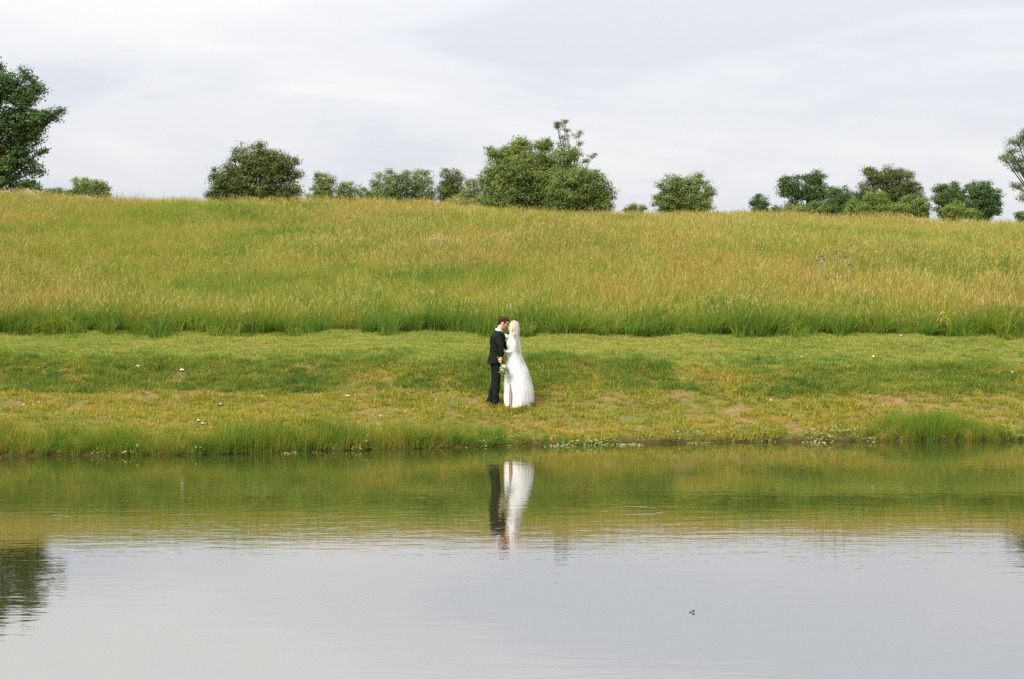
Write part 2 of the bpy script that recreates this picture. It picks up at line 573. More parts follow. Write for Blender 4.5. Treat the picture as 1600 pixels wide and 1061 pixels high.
def scatter(name, label, protos, xy, scl, tilt=.0, zoff=None, pick=None):
    """one 'stuff' object: tuft meshes instanced on points by a node group"""
    n = len(xy)
    z = ground_h(xy[:, 0], xy[:, 1])
    if zoff is not None: z = z + zoff
    me = bpy.data.meshes.new(name); me.vertices.add(n)
    me.vertices.foreach_set('co', np.column_stack([xy, z]).astype(np.float32).ravel())
    rot = np.column_stack([rng.normal(0, tilt, n), rng.normal(0, tilt, n), rng.random(n) * 6.283]).astype(np.float32)
    a = me.attributes.new('rot', 'FLOAT_VECTOR', 'POINT'); a.data.foreach_set('vector', rot.ravel())
    a = me.attributes.new('scl', 'FLOAT', 'POINT'); a.data.foreach_set('value', np.asarray(scl, np.float32))
    a = me.attributes.new('idx', 'INT', 'POINT'); a.data.foreach_set('value', (rng.integers(0, len(protos), n) if pick is None else pick).astype(np.int32))
    o = link(name, me)
    col = bpy.data.collections.new(name + '_tufts')
    for i, pm in enumerate(protos):
        col.objects.link(bpy.data.objects.new('%s_tuft_%02d' % (name, i), pm))
    g = bpy.data.node_groups.new(name, 'GeometryNodeTree')
    g.interface.new_socket('Geometry', in_out='INPUT', socket_type='NodeSocketGeometry')
    g.interface.new_socket('Geometry', in_out='OUTPUT', socket_type='NodeSocketGeometry')
    gi = g.nodes.new('NodeGroupInput'); go = g.nodes.new('NodeGroupOutput')
    ci = g.nodes.new('GeometryNodeCollectionInfo'); ci.inputs[0].default_value = col
    ci.inputs['Separate Children'].default_value = True; ci.inputs['Reset Children'].default_value = True
    ip = g.nodes.new('GeometryNodeInstanceOnPoints'); ip.inputs['Pick Instance'].default_value = True

    def attr(nm, ty):
        q = g.nodes.new('GeometryNodeInputNamedAttribute'); q.data_type = ty; q.inputs[0].default_value = nm
        return q.outputs[0]
    g.links.new(gi.outputs[0], ip.inputs['Points']); g.links.new(ci.outputs[0], ip.inputs['Instance'])
    g.links.new(attr('idx', 'INT'), ip.inputs['Instance Index'])
    e2r = g.nodes.new('FunctionNodeEulerToRotation'); g.links.new(attr('rot', 'FLOAT_VECTOR'), e2r.inputs[0])
    g.links.new(e2r.outputs[0], ip.inputs['Rotation'])
    g.links.new(attr('scl', 'FLOAT'), ip.inputs['Scale'])
    g.links.new(ip.outputs[0], go.inputs[0])
    md = o.modifiers.new('scatter', 'NODES'); md.node_group = g
    tag(o, label, 'grass', kind='stuff')
    return o


def field(y0, y1, dens, k=.42, pad=3.0):
    """random points in the wedge the camera sees (with room to step aside)"""
    area = k * (y1 * y1 - y0 * y0) + 2 * pad * (y1 - y0)
    n = int(area * dens * 1.6)
    y = y0 + (y1 - y0) * rng.random(n)
    wmax = k * y1 + pad
    x = (rng.random(n) * 2 - 1) * wmax
    keep = np.abs(x) < k * y + pad
    x, y = x[keep], y[keep]
    m = int(area * dens)
    return np.column_stack([x, y])[:m]


EDGE = lambda x: 34.15 + .7 * (fnoise(x, x * 0 + 7, .35, 6) - .5) + .45 * (fnoise(x, x * 0 + 2, 1.7, 16) - .5) - .02 * np.clip(x - 5, 0, 9)

meadow_protos = [tuft('meadow_tuft', [blades(46, .46, .0085, .24, .85, 100 + i), blades(20, .58, .007, .22, .7, 150 + i), seedstalks(2 + 3 * i, .60 + .02 * i, .22, 200 + i)], (M['meadow'], M['seed'])) for i in range(7)]
edge_protos = [tuft('edge_tuft', [blades(38, .42, .016, .18, .8, 300 + i), blades(14, .55, .014, .16, .6, 330 + i), seedstalks(2 + i % 3, .62, .18, 340 + i)], (M['edge'], M['seed'])) for i in range(6)]
lawn_protos = [tuft('lawn_tuft', [blades(46, .06, .009, .12, .8, 400 + i, 2)], (M['lawn'],)) for i in range(5)]
bank_protos = [tuft('bank_tuft', [blades(38, .055 + .02 * (i % 3), .010, .10, .9, 500 + i, 2)], (M['bank'],)) for i in range(6)]
slope_protos = [tuft('slope_tuft', [blades(34, .14, .010, .12, .75, 600 + i)], (M['slope'],)) for i in range(5)]
shore_protos = [tuft('shore_tuft', [blades(30, .46, .008, .10, .35, 700 + i, 4), blades(10, .25, .008, .12, .7, 730 + i)], (M['shore'],)) for i in range(6)]


def leafclump(seed, n, rad, hgt, size, mat):
    r = np.random.default_rng(seed); V = []; F = []; A = []
    for i in range(n):
        q = r.random() * 6.283; d = rad * math.sqrt(r.random()); z = hgt * r.random()
        c = Vector((d * math.cos(q), d * math.sin(q), z)); nrm = Vector((r.normal(0, .6), r.normal(0, .6) - .2, 1)).normalized()
        a = nrm.orthogonal().normalized(); a.rotate(Matrix.Rotation(r.random() * 6.28, 3, nrm)); b_ = nrm.cross(a)
        s = size * (.6 + .8 * r.random()); b = len(V)
        for p in (c - a * s, c + b_ * s * .6, c + a * s, c - b_ * s * .6): V.append(tuple(p)); A.append(0)
        A[-4:] = [r.random()] * 4
        F.append((b, b + 1, b + 2, b + 3))
    me = mesh_np('leaf_clump', V, F, False)
    at_ = me.attributes.new('v', 'FLOAT', 'POINT'); at_.data.foreach_set('value', np.array(A, np.float32))
    me.materials.append(mat)
    return me


weed_protos = [leafclump(800 + i, 26, .12, .14, .022, M['weed']) for i in range(5)]
mat_protos = [leafclump(850 + i, 22, .17, .012, .016, M['mat']) for i in range(4)]

# the tall meadow on the hill
p = field(33.5, 88, 13)
p = p[p[:, 1] > EDGE(p[:, 0]) + .35]
keep = rng.random(len(p)) < np.where(p[:, 1] > 76, .6, 1)
p = p[keep]
sc_ = (.75 + .5 * fnoise(p[:, 0], p[:, 1], .25, 31)) * (.85 + .3 * rng.random(len(p)))
scatter('meadow_grass', 'tall yellow green seeding meadow grass covering the hillside behind the couple', meadow_protos, p, sc_, .16, None,
        np.clip(7 * ((fnoise(p[:, 0], p[:, 1], .13, 35) - .5) * 2.2 + .36 + .22 * np.clip((p[:, 1] - 40) / 28, 0, 1) + .3 * (rng.random(len(p)) - .5)), 0, 6).astype(int))
# its lusher lower margin
p = field(33.4, 41, 26)
d = p[:, 1] - EDGE(p[:, 0])
thr = .7 + 5.0 * fnoise(p[:, 0], p[:, 1], .3, 33) ** 1.6
p = p[(d > -.45) & (d < thr) & (rng.random(len(p)) < np.where(d < 0, .10, np.clip((thr - d) / 1.2, 0.15, 1)))]
sc_ = (.5 + 1.0 * fnoise(p[:, 0], p[:, 1], .9, 34)) * (.75 + .45 * rng.random(len(p)))
scatter('meadow_margin_grass', 'dense dark green grass along the mown edge of the meadow', edge_protos, p, sc_, .1)
# mown strip
p = field(30.2, 34.8, 150, .42, 2)
d = p[:, 1] - EDGE(p[:, 0])
p = p[d < .15]
scatter('mown_grass', 'short mown light green grass on the level strip above the slope', lawn_protos, p, .7 + .7 * rng.random(len(p)) * fnoise(p[:, 0], p[:, 1], .9, 41) * 1.6, .1)
# rough slope
p = field(28.6, 32.2, 110, .42, 2)
f = fnoise(p[:, 0], p[:, 1], .7, 43)
yy = p[:, 1] + .5 * (fnoise(p[:, 0], p[:, 1], .5, 48) - .5)
lim = np.interp(yy, [28.7, 29.0, 30.5, 31.0, 31.8], [.0, 1, 1, .25, 0.0]) * np.where(p[:, 0] > 2, .8, 1)
p = p[(rng.random(len(p)) < lim * np.clip((f - .28) * 5, 0, 1))]
scatter('slope_grass', 'rough darker green grass on the short slope behind the couple', slope_protos, p, .45 + 1.0 * fnoise(p[:, 0], p[:, 1], .9, 44) * (.6 + .6 * rng.random(len(p))), .12)
# thin grass of the lower bank, bare soil showing through
p = field(23.0, 30.4, 170, .42, 2)
u = p[:, 1] - shore(p[:, 0])
f = .30 * fnoise(p[:, 0], p[:, 1], .9, 46, 2) + .70 * fnoise(p[:, 0], p[:, 1], 4.6, 49, 2)
p = p[(u > .1) & (rng.random(len(p)) < np.clip((f - .39) * 8, .20, 1))]
ring = rng.random(150) * 6.283                # blades standing up round the hem and the shoes
p = np.concatenate([p, np.column_stack([.09 + np.cos(ring) * (.30 + .10 * rng.random(150)), 28.0 + np.sin(ring) * (.27 + .12 * rng.random(150))]),
                    np.column_stack([-.40 + .28 * rng.random(40), 27.86 + .10 * rng.random(40)])])
scatter('bank_grass', 'thin low yellowish grass on the bank where the couple stand', bank_protos, p, (.6 + .8 * rng.random(len(p))) * (.62 + .6 * fnoise(p[:, 0], p[:, 1], 1.2, 47)), .15)
# taller fringe by the water
p = field(22.5, 28.5, 105, .42, 2)
u = p[:, 1] - shore(p[:, 0])
tall = np.interp(p[:, 0], [-14, -9.5, -6.2, -4.5, -2.5, -1.2, .2, 1.2, 5.6, 6.6, 7.6, 8.6, 9.4, 14], [.75, .95, .8, .85, .72, .75, .34, .22, .24, .7, .9, .68, .34, .34])
wid = np.interp(p[:, 0], [-9, -6.2, -2.5, -.8, .8, 5.6, 6.6, 8.4, 9.4, 14], [1.25, 1.1, 1.1, 1.0, .45, .4, 1.1, 1.0, .45, .45])
n_ = fnoise(p[:, 0], p[:, 1], 1.2, 51)
keep = (u > -.05) & (u < wid) & (rng.random(len(p)) < np.clip((n_ - .12) * 3.5, .2, 1) * np.clip((wid - u) / wid * 1.6, .12, 1) + (u < .25) * .6)
p, tall, n_ = p[keep], tall[keep], n_[keep]
scatter('shore_grass', 'taller soft green grass fringing the far edge of the pond', shore_protos, p, tall * (.55 + .55 * rng.random(len(p))) * (.6 + .8 * n_), .12)
p = field(22.5, 28.2, 42, .42, 2)
u = p[:, 1] - shore(p[:, 0])
n_ = fnoise(p[:, 0], p[:, 1], 1.1, 53)
more = np.interp(p[:, 0], [-9, -2, 0, 2, 5.5, 7], [.35, .35, .5, .9, 1, .5])
p = p[(u > -.12) & (u < .3) & (rng.random(len(p)) < more * np.clip((n_ - .3) * 5, .1, 1))]
o = scatter('shore_weeds', 'small pale broad leaved weeds crowding the waterline', weed_protos, p, .6 + .8 * rng.random(len(p)), .15)
o['category'] = 'weeds'
p = field(22.5, 27.2, 40, .42, 2)
u = p[:, 1] - shore(p[:, 0])
n_ = fnoise(p[:, 0], p[:, 1] * 2, .9, 55)
p = p[(u < -.02) & (u > -.34) & (n_ > .57) & (rng.random(len(p)) < .5)]
o = scatter('floating_waterweed', 'pale floating waterweed in broken mats along the far waterline', mat_protos, p, .5 + .8 * rng.random(len(p)), .02, -ground_h(p[:, 0], p[:, 1]) + .006)
o['category'] = 'waterweed'


# ------------------------------------------------------------------ trees
def make_tree(name, label, cat, Y, lobes, mat, leaf=.17, dens=1.0, trunk=.16, root=None, group=None, seed=0, hollow=.45, clump=.42, twig=6, depthk=.85, far=1.85, gaps=4):
    Y *= far; clump *= far; leaf *= far * .70; trunk *= far ** .8
    r = np.random.default_rng(1000 + seed)
    L3 = []
    full = []
    for (cx0, cy0, rx0, ry0) in lobes:
        full.append((cx0, cy0, rx0, ry0, 1.0))
        if cy0 + ry0 > 303:                       # foliage goes on down behind the brow of the hill
            full.append((cx0, cy0 + ry0 * .75, rx0 * .9, ry0 * .6, 1.0))
        for k in range(3 if min(rx0, ry0) > 9 else 1):        # boughs that break the outline
            q = -r.random() * math.pi * 1.05
            full.append((cx0 + rx0 * .95 * math.cos(q), cy0 + ry0 * .95 * math.sin(q), rx0 * (.2 + .16 * r.random()), ry0 * (.2 + .16 * r.random()), .8))
    for lb in full:
        c = at(lb[0], lb[1], Y); s = Y / FPX
        L3.append((np.array(c), np.array([lb[2] * s, min(lb[2], 1.3 * lb[3] + 5) * s * depthk, lb[3] * s])))
    xm = float(np.mean([l[0][0] for l in L3])) if root is None else at(root, 300, Y).x
    base = np.array([xm, Y, H1(xm, Y) - .1])
    e = empty(name, tuple(base))
    tag(e, label, cat, group)
    # trunk with limbs towards every lobe
    mb = MB()
    zt = min(l[0][2] for l in L3); ztop = max(l[0][2] for l in L3)
    fork = np.array([xm, Y, base[2] + max(.4, (zt - base[2]) * .75)])
    mid = (base + fork) / 2 + np.array([r.normal(0, .06), r.normal(0, .06), 0])
    B = lambda q: tuple(q - base)
    mb.tube([B(base), B(mid), B(fork)], [trunk * 1.25, trunk, trunk * .8], 9)
    V = []; F = []; A = []
    C = []
    for c, rad in L3:
        k = r.normal(0, .12, 3)
        m1 = fork + (c - fork) * .5 + np.array([k[0], k[1], abs(k[2]) + .1])
        mb.tube([B(fork), B(m1), B(c)], [trunk * .6, trunk * .36, trunk * .16], 6)
        vol = rad[0] * rad[1] * rad[2]
        area = (rad[0] * rad[2] + rad[0] * rad[1] + rad[1] * rad[2])
        nc = max(5, int(dens * 6.6 * area / (clump * clump)))
        ends = []
        holes = []
        for i in range(gaps):
            d = r.normal(0, 1, 3); d[1] *= .6; d /= np.linalg.norm(d)
            holes.append((c + d * rad * (.75 + .3 * r.random()), rad * np.array([.26, .8, .26]) * (.7 + .7 * r.random())))
        for i in range(nc):
            d = r.normal(0, 1, 3); d /= np.linalg.norm(d)
            q = hollow + (1 - hollow) * r.random() ** .7 + (.20 * r.random() if r.random() < .14 else 0)
            cc = c + d * rad * q * (1 + .07 * r.normal())
            cs = clump * (.55 + .8 * r.random())
            if any(np.sum(((cc - h_) / hr_) ** 2) < 1 for h_, hr_ in holes): continue
            ends.append(cc)
            nl = int(38 * (cs / clump) ** 1.5)
            g = np.clip(r.normal(0, .42, (nl, 3)), -.72, .72) * cs * np.array([1.15, 1.15, .62])
            pos = cc + g
            nrm = r.normal(0, .38, (nl, 3)) + .95 * g / (np.linalg.norm(g, axis=1, keepdims=True) + 1e-6) + d * .35 + np.array([0, 0, .45])
            nrm /= np.linalg.norm(nrm, axis=1, keepdims=True)
            ax = np.cross(nrm, r.normal(0, 1, (nl, 3))); ax /= np.linalg.norm(ax, axis=1, keepdims=True)
            bx = np.cross(nrm, ax)
            s = leaf * (.55 + .8 * r.random((nl, 1)))
            tone = np.clip(.5 + .30 * r.normal() + .15 * r.normal(0, 1, nl), 0, 1)
            V.append(np.stack([pos - ax * s * .5, pos + bx * s * .3, pos + ax * s * .5, pos - bx * s * .3], 1) - base)
            A.append(np.repeat(tone, 4))
        for q in r.permutation(len(ends))[:twig] if ends else ():
            ee = ends[q]; mm = (c + ee) / 2 + r.normal(0, .05, 3)
            mb.tube([B(c), B(mm), B(ee)], [trunk * .15, trunk * .09, trunk * .03 + .004], 5)
    V = np.concatenate(V).reshape(-1, 3); A = np.concatenate(A)
    F = np.arange(len(V)).reshape(-1, 4)
    mb.build('trunk', M['bark'], e)
    me = mesh_np('crown', V, F)
    at_ = me.attributes.new('v', 'FLOAT', 'POINT'); at_.data.foreach_set('value', A.astype(np.float32))
    cr = link('crown', me, e, (mat,))
    cr['kind'] = 'stuff'
    return e


TG = 'trees along the hilltop'
make_tree('tall_tree', 'tallest dark green tree, cut off by the left edge of the photo', 'tree', 130,
          [(15, 130, 42, 34), (30, 155, 38, 30), (45, 188, 40, 22), (88, 174, 9, 8), (70, 183, 16, 9), (8, 205, 45, 32), (50, 215, 18, 16), (62, 237, 10, 7), (15, 258, 40, 16), (20, 235, 30, 14), (58, 268, 20, 9), (5, 286, 45, 12), (48, 292, 22, 8), (-55, 140, 60, 55), (-80, 210, 70, 60), (-50, 270, 55, 30)],
          M['deep'], .32, .85, .28, -45, None, 1, .3, .68, far=1.0, gaps=10)
make_tree('bush', 'low dark bush at the foot of the tallest tree on the left', 'bush', 112, [(85, 301, 18, 6), (72, 303, 12, 5)], M['deep'], .16, .9, .05, None, 'bushes on the hilltop', 2, .2, .35)
make_tree('bush', 'small round mid green bush between the left edge tree and the broad oak', 'bush', 108, [(125, 291, 14, 13), (146, 293, 18, 13), (161, 298, 11, 12), (110, 302, 12, 7)], M['green'], .16, .8, .06, None, 'bushes on the hilltop', 3, .2, .34)
make_tree('oak_tree', 'broad rounded dark olive oak standing alone left of centre', 'tree', 108,
          [(395, 252, 38, 25), (438, 255, 24, 24), (368, 272, 34, 24), (443, 285, 24, 28), (345, 293, 20, 16), (400, 290, 46, 28), (458, 305, 14, 14), (385, 308, 48, 14), (335, 305, 10, 10), (415, 265, 30, 25)],
          M['oak'], .19, .85, .3, 402, TG, 4, .35, .45)
make_tree('small_tree', 'small oval fresh green tree just right of the broad oak', 'tree', 122, [(504, 288, 16, 17), (500, 305, 17, 16), (512, 310, 10, 14)], M['green'], .18, .8, .08, None, TG, 5, .25, .4)
make_tree('sapling_tree', 'slim pale young tree beside the small oval tree', 'tree', 122, [(534, 302, 11, 16), (549, 303, 11, 16), (540, 314, 16, 8)], M['pale'], .17, .8, .06, None, TG, 6, .2, .4)
make_tree('sapling_tree', 'thin sparse sapling leaning towards the twin crowned tree', 'tree', 124, [(567, 303, 9, 13), (578, 312, 12, 10), (562, 315, 10, 7)], M['pale'], .17, .65, .06, None, TG, 7, .2, .4)
make_tree('twin_tree', 'grey green tree with two round crowns in the gap left of centre', 'tree', 128,
          [(603, 285, 22, 19), (622, 298, 30, 18), (650, 283, 22, 18), (664, 300, 18, 20), (598, 308, 24, 15), (640, 310, 40, 13), (628, 286, 14, 12), (585, 300, 12, 9)], M['blue'], .19, .7, .16, 630, TG, 8, .3, .45)
make_tree('small_tree', 'dark small tree with a bare trunk showing, left of the big thicket', 'tree', 118, [(702, 282, 18, 17), (715, 292, 20, 17), (693, 298, 14, 12), (722, 308, 16, 12), (715, 318, 22, 10)], M['oak'], .17, .65, .11, 699, TG, 9, .3, .4)
make_tree('bush', 'pale grey green shrub leaning on the left side of the big thicket', 'bush', 104, [(738, 300, 12, 18), (730, 312, 16, 12), (750, 314, 12, 10)], M['pale'], .15, .7, .05, None, 'bushes on the hilltop', 10, .2, .35)
make_tree('bush', 'low yellow green weedy bush on the crest left of the big thicket', 'bush', 84, [(712, 315, 16, 8), (690, 319, 10, 5), (738, 318, 9, 6)], M['yellow'], .10, .55, .03, None, 'bushes on the hilltop', 11, .1, .24)
make_tree('thicket_tree', 'largest bushy mid green tree at the centre of the skyline', 'tree', 102,
          [(825, 256, 42, 34), (790, 262, 28, 30), (772, 292, 24, 28), (845, 285, 48, 32), (880, 255, 20, 32), (800, 300, 40, 24), (785, 318, 36, 14), (850, 318, 46, 14), (878, 290, 26, 30), (815, 280, 44, 36), (768, 238, 8, 8), (818, 226, 16, 8), (850, 225, 12, 7)],
          M['green'], .17, 1.0, .24, 830, TG, 12, .4, .42, gaps=1)
make_tree('thicket_tree', 'lower rounded green tree merging into the right of the largest one', 'tree', 99,
          [(905, 292, 36, 26), (935, 292, 18, 24), (945, 310, 14, 18), (890, 308, 36, 18), (915, 322, 40, 12), (880, 285, 24, 20), (925, 278, 12, 9)], M['green'], .16, 1.0, .16, 915, TG, 13, .4, .4, gaps=1)
make_tree('wispy_tree', 'tall thin wispy tree rising above the central thicket', 'tree', 106,
          [(881, 198, 10, 10), (889, 212, 12, 9), (902, 212, 9, 7), (899, 229, 10, 9), (880, 225, 8, 12), (893, 247, 14, 9), (906, 240, 7, 6), (924, 244, 7, 4), (870, 196, 5, 4), (912, 252, 7, 5)],
          M['oak'], .12, .10, .09, 893, TG, 14, .2, .3, 8)
make_tree('bush', 'tiny low bush alone right of the central thicket', 'bush', 100, [(985, 326, 10, 6), (1000, 327, 9, 6)], M['green'], .14, .8, .04, None, 'bushes on the hilltop', 15, .2, .3)
make_tree('small_tree', 'lone lopsided tree with a branch reaching right, right of the central thicket', 'tree', 102,
          [(1050, 290, 20, 16), (1075, 293, 22, 20), (1088, 287, 16, 14), (1108, 298, 11, 6), (1062, 312, 34, 16), (1092, 314, 22, 18), (1040, 318, 20, 12), (1075, 326, 36, 10)], M['green'], .15, .8, .13, 1070, TG, 16, .35, .38)
make_tree('bush', 'pointed small dark bush left of the ragged double topped tree', 'bush', 98, [(1189, 317, 14, 12), (1186, 325, 14, 12), (1212, 329, 13, 8)], M['deep'], .14, .8, .05, None, 'bushes on the hilltop', 17, .2, .32)
make_tree('ragged_tree', 'ragged double topped dark tree with sky showing through its limbs', 'tree', 108,
          [(1236, 286, 17, 11), (1227, 297, 11, 8), (1272, 278, 15, 12), (1262, 296, 22, 14), (1284, 293, 9, 12), (1243, 303, 10, 6), (1275, 310, 14, 10), (1300, 302, 9, 8), (1238, 322, 10, 8)], M['deep'], .17, .8, .16, 1262, TG, 18, .3, .4)
make_tree('bush', 'rounded shrub at the foot of the ragged double topped tree', 'bush', 98, [(1250, 328, 22, 10), (1275, 328, 20, 11), (1234, 331, 12, 8)], M['green'], .14, .85, .05, None, 'bushes on the hilltop', 19, .2, .32)
make_tree('small_tree', 'low dark tree between the ragged tree and the domed tree', 'tree', 106, [(1306, 315, 14, 18), (1320, 305, 16, 12), (1330, 318, 14, 16), (1300, 326, 18, 12), (1318, 328, 20, 11)], M['deep'], .15, .75, .09, None, TG, 20, .3, .38)
make_tree('domed_tree', 'domed dark green tree, tallest of the right hand group', 'tree', 108,
          [(1378, 278, 30, 16), (1362, 270, 12, 9), (1405, 288, 28, 20), (1372, 300, 30, 22), (1425, 302, 16, 16), (1410, 318, 28, 18), (1360, 318, 24, 18)], M['oak'], .16, .95, .18, 1392, TG, 21, .4, .4)
make_tree('bush', 'bright fresh green shrub in front of the domed tree', 'bush', 93, [(1345, 326, 24, 13), (1372, 313, 18, 14), (1388, 328, 26, 13), (1328, 332, 12, 8)], M['fresh'], .13, .9, .05, None, 'bushes on the hilltop', 22, .3, .32)
make_tree('bush', 'dull green shrub at the right foot of the domed tree', 'bush', 96, [(1430, 318, 20, 16), (1442, 328, 14, 11), (1415, 330, 16, 10)], M['green'], .14, .85, .05, None, 'bushes on the hilltop', 23, .3, .32)
make_tree('twin_tree', 'spiky dark tree, left one of the close pair near the right edge', 'tree', 103, [(1482, 298, 20, 13), (1474, 308, 14, 10), (1494, 308, 16, 14), (1485, 322, 22, 15), (1485, 334, 20, 10)], M['deep'], .16, .9, .11, 1486, TG, 24, .35, .38)
make_tree('twin_tree', 'spiky dark tree, right one of the close pair near the right edge', 'tree', 103, [(1530, 296, 20, 13), (1545, 305, 18, 12), (1530, 316, 26, 18), (1556, 326, 8, 10), (1530, 332, 28, 11)], M['deep'], .16, .9, .11, 1530, TG, 25, .35, .38)
make_tree('bush', 'fresh green bush in front of the close pair of spiky trees', 'bush', 93, [(1489, 326, 16, 11), (1520, 333, 14, 6), (1502, 333, 14, 7)], M['fresh'], .13, .85, .04, None, 'bushes on the hilltop', 26, .2, .3)
make_tree('edge_tree', 'leafy dark tree with drooping sparse limbs, cut off by the right edge', 'tree', 104,
          [(1592, 228, 20, 16), (1582, 250, 16, 14), (1600, 262, 16, 12), (1592, 292, 9, 7), (1600, 305, 8, 8), (1630, 225, 36, 30), (1640, 265, 36, 26)], M['deep'], .15, .55, .16, 1640, TG, 27, .3, .42, far=1.35, gaps=7)
make_tree('bush', 'low dark bush on the crest at the right edge', 'bush', 98, [(1600, 338, 12, 8), (1625, 335, 18, 10)], M['deep'], .14, .8, .05, None, 'bushes on the hilltop', 28, .2, .32)



# ------------------------------------------------------------------ the couple
M['skin'] = plain('skin', (.62, .36, .26), .5, .10, 40, 0, .35, .15)
M['skin_pale'] = plain('skin_fair', (.66, .40, .29), .5, .08, 40, 0, .35, .15)
M['suit'] = plain('black_wool', (.0105, .0125, .0105), .9, .35, 60, .2, .08)
M['shirt'] = plain('white_cotton', (.78, .78, .77), .8, .04, 50, .1)
M['brownhair'] = plain('brown_hair', (.035, .018, .010), .7, .5, 70, .4, .15)
M['blond'] = plain('blond_hair', (.30, .185, .075), .5, .55, 60, .4, .4)
M['leather'] = plain('black_leather', (.014, .014, .016), .3, .3, 50, .1, .5)
M['satin'] = plain('white_satin', (.80, .79, .77), .45, .05, 30, .1, .4)


def dress_mat():
    m, nt = new_mat('white_lace')
    t = N(nt, 'ShaderNodeTexCoord')
    n = noise(nt, t.outputs['Object'], 26.0, 5.0, .65, .6)
    c = ramp(nt, n, [(.35, (.80, .785, .76)), (.55, (.86, .855, .84))])
    d = N(nt, 'ShaderNodeBsdfDiffuse'); tr = N(nt, 'ShaderNodeBsdfTranslucent')
    L(nt, c, d.inputs[0]); L(nt, c, tr.inputs[0])
    bp = N(nt, 'ShaderNodeBump'); bp.inputs['Strength'].default_value = .35; bp.inputs['Distance'].default_value = .008
    L(nt, n, bp.inputs['Height']); L(nt, bp.outputs[0], d.inputs['Normal'])
    mx = N(nt, 'ShaderNodeMixShader'); mx.inputs[0].default_value = .22
    L(nt, d.outputs[0], mx.inputs[1]); L(nt, tr.outputs[0], mx.inputs[2])
    finish(nt, mx.outputs[0])
    return m


def veil_mat():
    m, nt = new_mat('white_tulle')
    t = N(nt, 'ShaderNodeTexCoord')
    n = noise(nt, t.outputs['Object'], 34.0, 4.0, .7, .8)
    big = noise(nt, mapping(nt, t.outputs['Object'], (15, 15, .9)), 1.0, 2.0, .5)
    f = ramp(nt, math_n(nt, 'ADD', math_n(nt, 'MULTIPLY', n, .25), math_n(nt, 'MULTIPLY', big, .75)), [(.42, (.16, .16, .16)), (.58, (.86, .86, .86))])
    d = N(nt, 'ShaderNodeBsdfDiffuse'); d.inputs[0].default_value = (.88, .88, .88, 1)
    tl = N(nt, 'ShaderNodeBsdfTranslucent'); tl.inputs[0].default_value = (.85, .85, .86, 1)
    mm = N(nt, 'ShaderNodeMixShader'); mm.inputs[0].default_value = .4
    L(nt, d.outputs[0], mm.inputs[1]); L(nt, tl.outputs[0], mm.inputs[2])
    tr = N(nt, 'ShaderNodeBsdfTransparent')
    mx = N(nt, 'ShaderNodeMixShader'); L(nt, f, mx.inputs[0])
    L(nt, tr.outputs[0], mx.inputs[1]); L(nt, mm.outputs[0], mx.inputs[2])
    finish(nt, mx.outputs[0])
    return m


M['lace'] = dress_mat(); M['tulle'] = veil_mat()

CY = 28.0
cp = at(787.9, 633.7, CY)
CX, CZ = cp.x, H1(cp.x, CY)
print('couple ground', CZ, 'photo', cp.z)


def gnd(x, y):
    """ground in the couple's own frame"""
    return H1(CX + x, CY + y) - CZ


def head_parts(mb, female=False):
    mb.ell((-.012, 0, .035), (.094, .075, .088))
    mb.ell((.028, 0, -.042), (.062, .056, .076))
    mb.ell((.060, 0, -.092), (.024, .027, .022))
    mb.ell((.055, 0, .045), (.040, .060, .045))
    mb.tube([(.086, 0, .022), (.098, 0, .0), (.112, 0, -.020), (.100, 0, -.030)], [.008, .010, .013, .010], 8)
    mb.ell((.074, 0, .026), (.020, .048, .010))
    mb.ell((.090, 0, -.053), (.010, .021, .006)); mb.ell((.088, 0, -.064), (.010, .018, .006))
    for s in (-1, 1):
        mb.ell((.060, s * .034, -.020), (.026, .022, .022))
        mb.ell((-.004, s * .077, -.006), (.020, .009, .031), Euler((0, -.2, s * .35)).to_matrix())
        mb.ell((.078, s * .031, .008), (.009, .014, .008))
    return mb


def finger_arc(c, axis, ref, r, a0, a1, rad, n=6):
    axis = Vector(axis).normalized(); u = (Vector(ref) - axis * Vector(ref).dot(axis)).normalized(); v_ = axis.cross(u)
    return [Vector(c) + (u * math.cos(a0 + (a1 - a0) * i / n) + v_ * math.sin(a0 + (a1 - a0) * i / n)) * r for i in range(n + 1)]


def open_hand(mb, wrist, dirv, nrm, s=1.0, curl=.35):
    """palm and five unequal, slightly curled fingers"""
    w_ = Vector(wrist); d_ = Vector(dirv).normalized(); n_ = Vector(nrm); n_ = (n_ - d_ * n_.dot(d_)).normalized(); b_ = d_.cross(n_)
    palm = Matrix((d_, b_, n_)).transposed()
    mb.ell(w_ + d_ * .048 * s, (.052 * s, .040 * s, .015 * s), palm)
    for k, ln in enumerate((.070, .080, .074, .058)):
        p0 = w_ + d_ * .082 * s + b_ * (.030 - .020 * k) * s
        pts = [p0]; ang = 0.12
        for q in range(3):
            ang += curl
            pts.append(pts[-1] + (d_ * math.cos(ang) + n_ * math.sin(ang)) * ln * s * (.42 - .07 * q))
        mb.tube(pts, [.0092 * s, .0088 * s, .0082 * s, .0068 * s], 8)
    p0 = w_ + d_ * .022 * s + b_ * .032 * s
    mb.tube([p0, p0 + (d_ * .6 + b_ * .7 + n_ * .3) * .034 * s, p0 + (d_ * 1.2 + b_ * .85 + n_ * .6) * .048 * s], [.013 * s, .0105 * s, .008 * s], 8)
    return mb


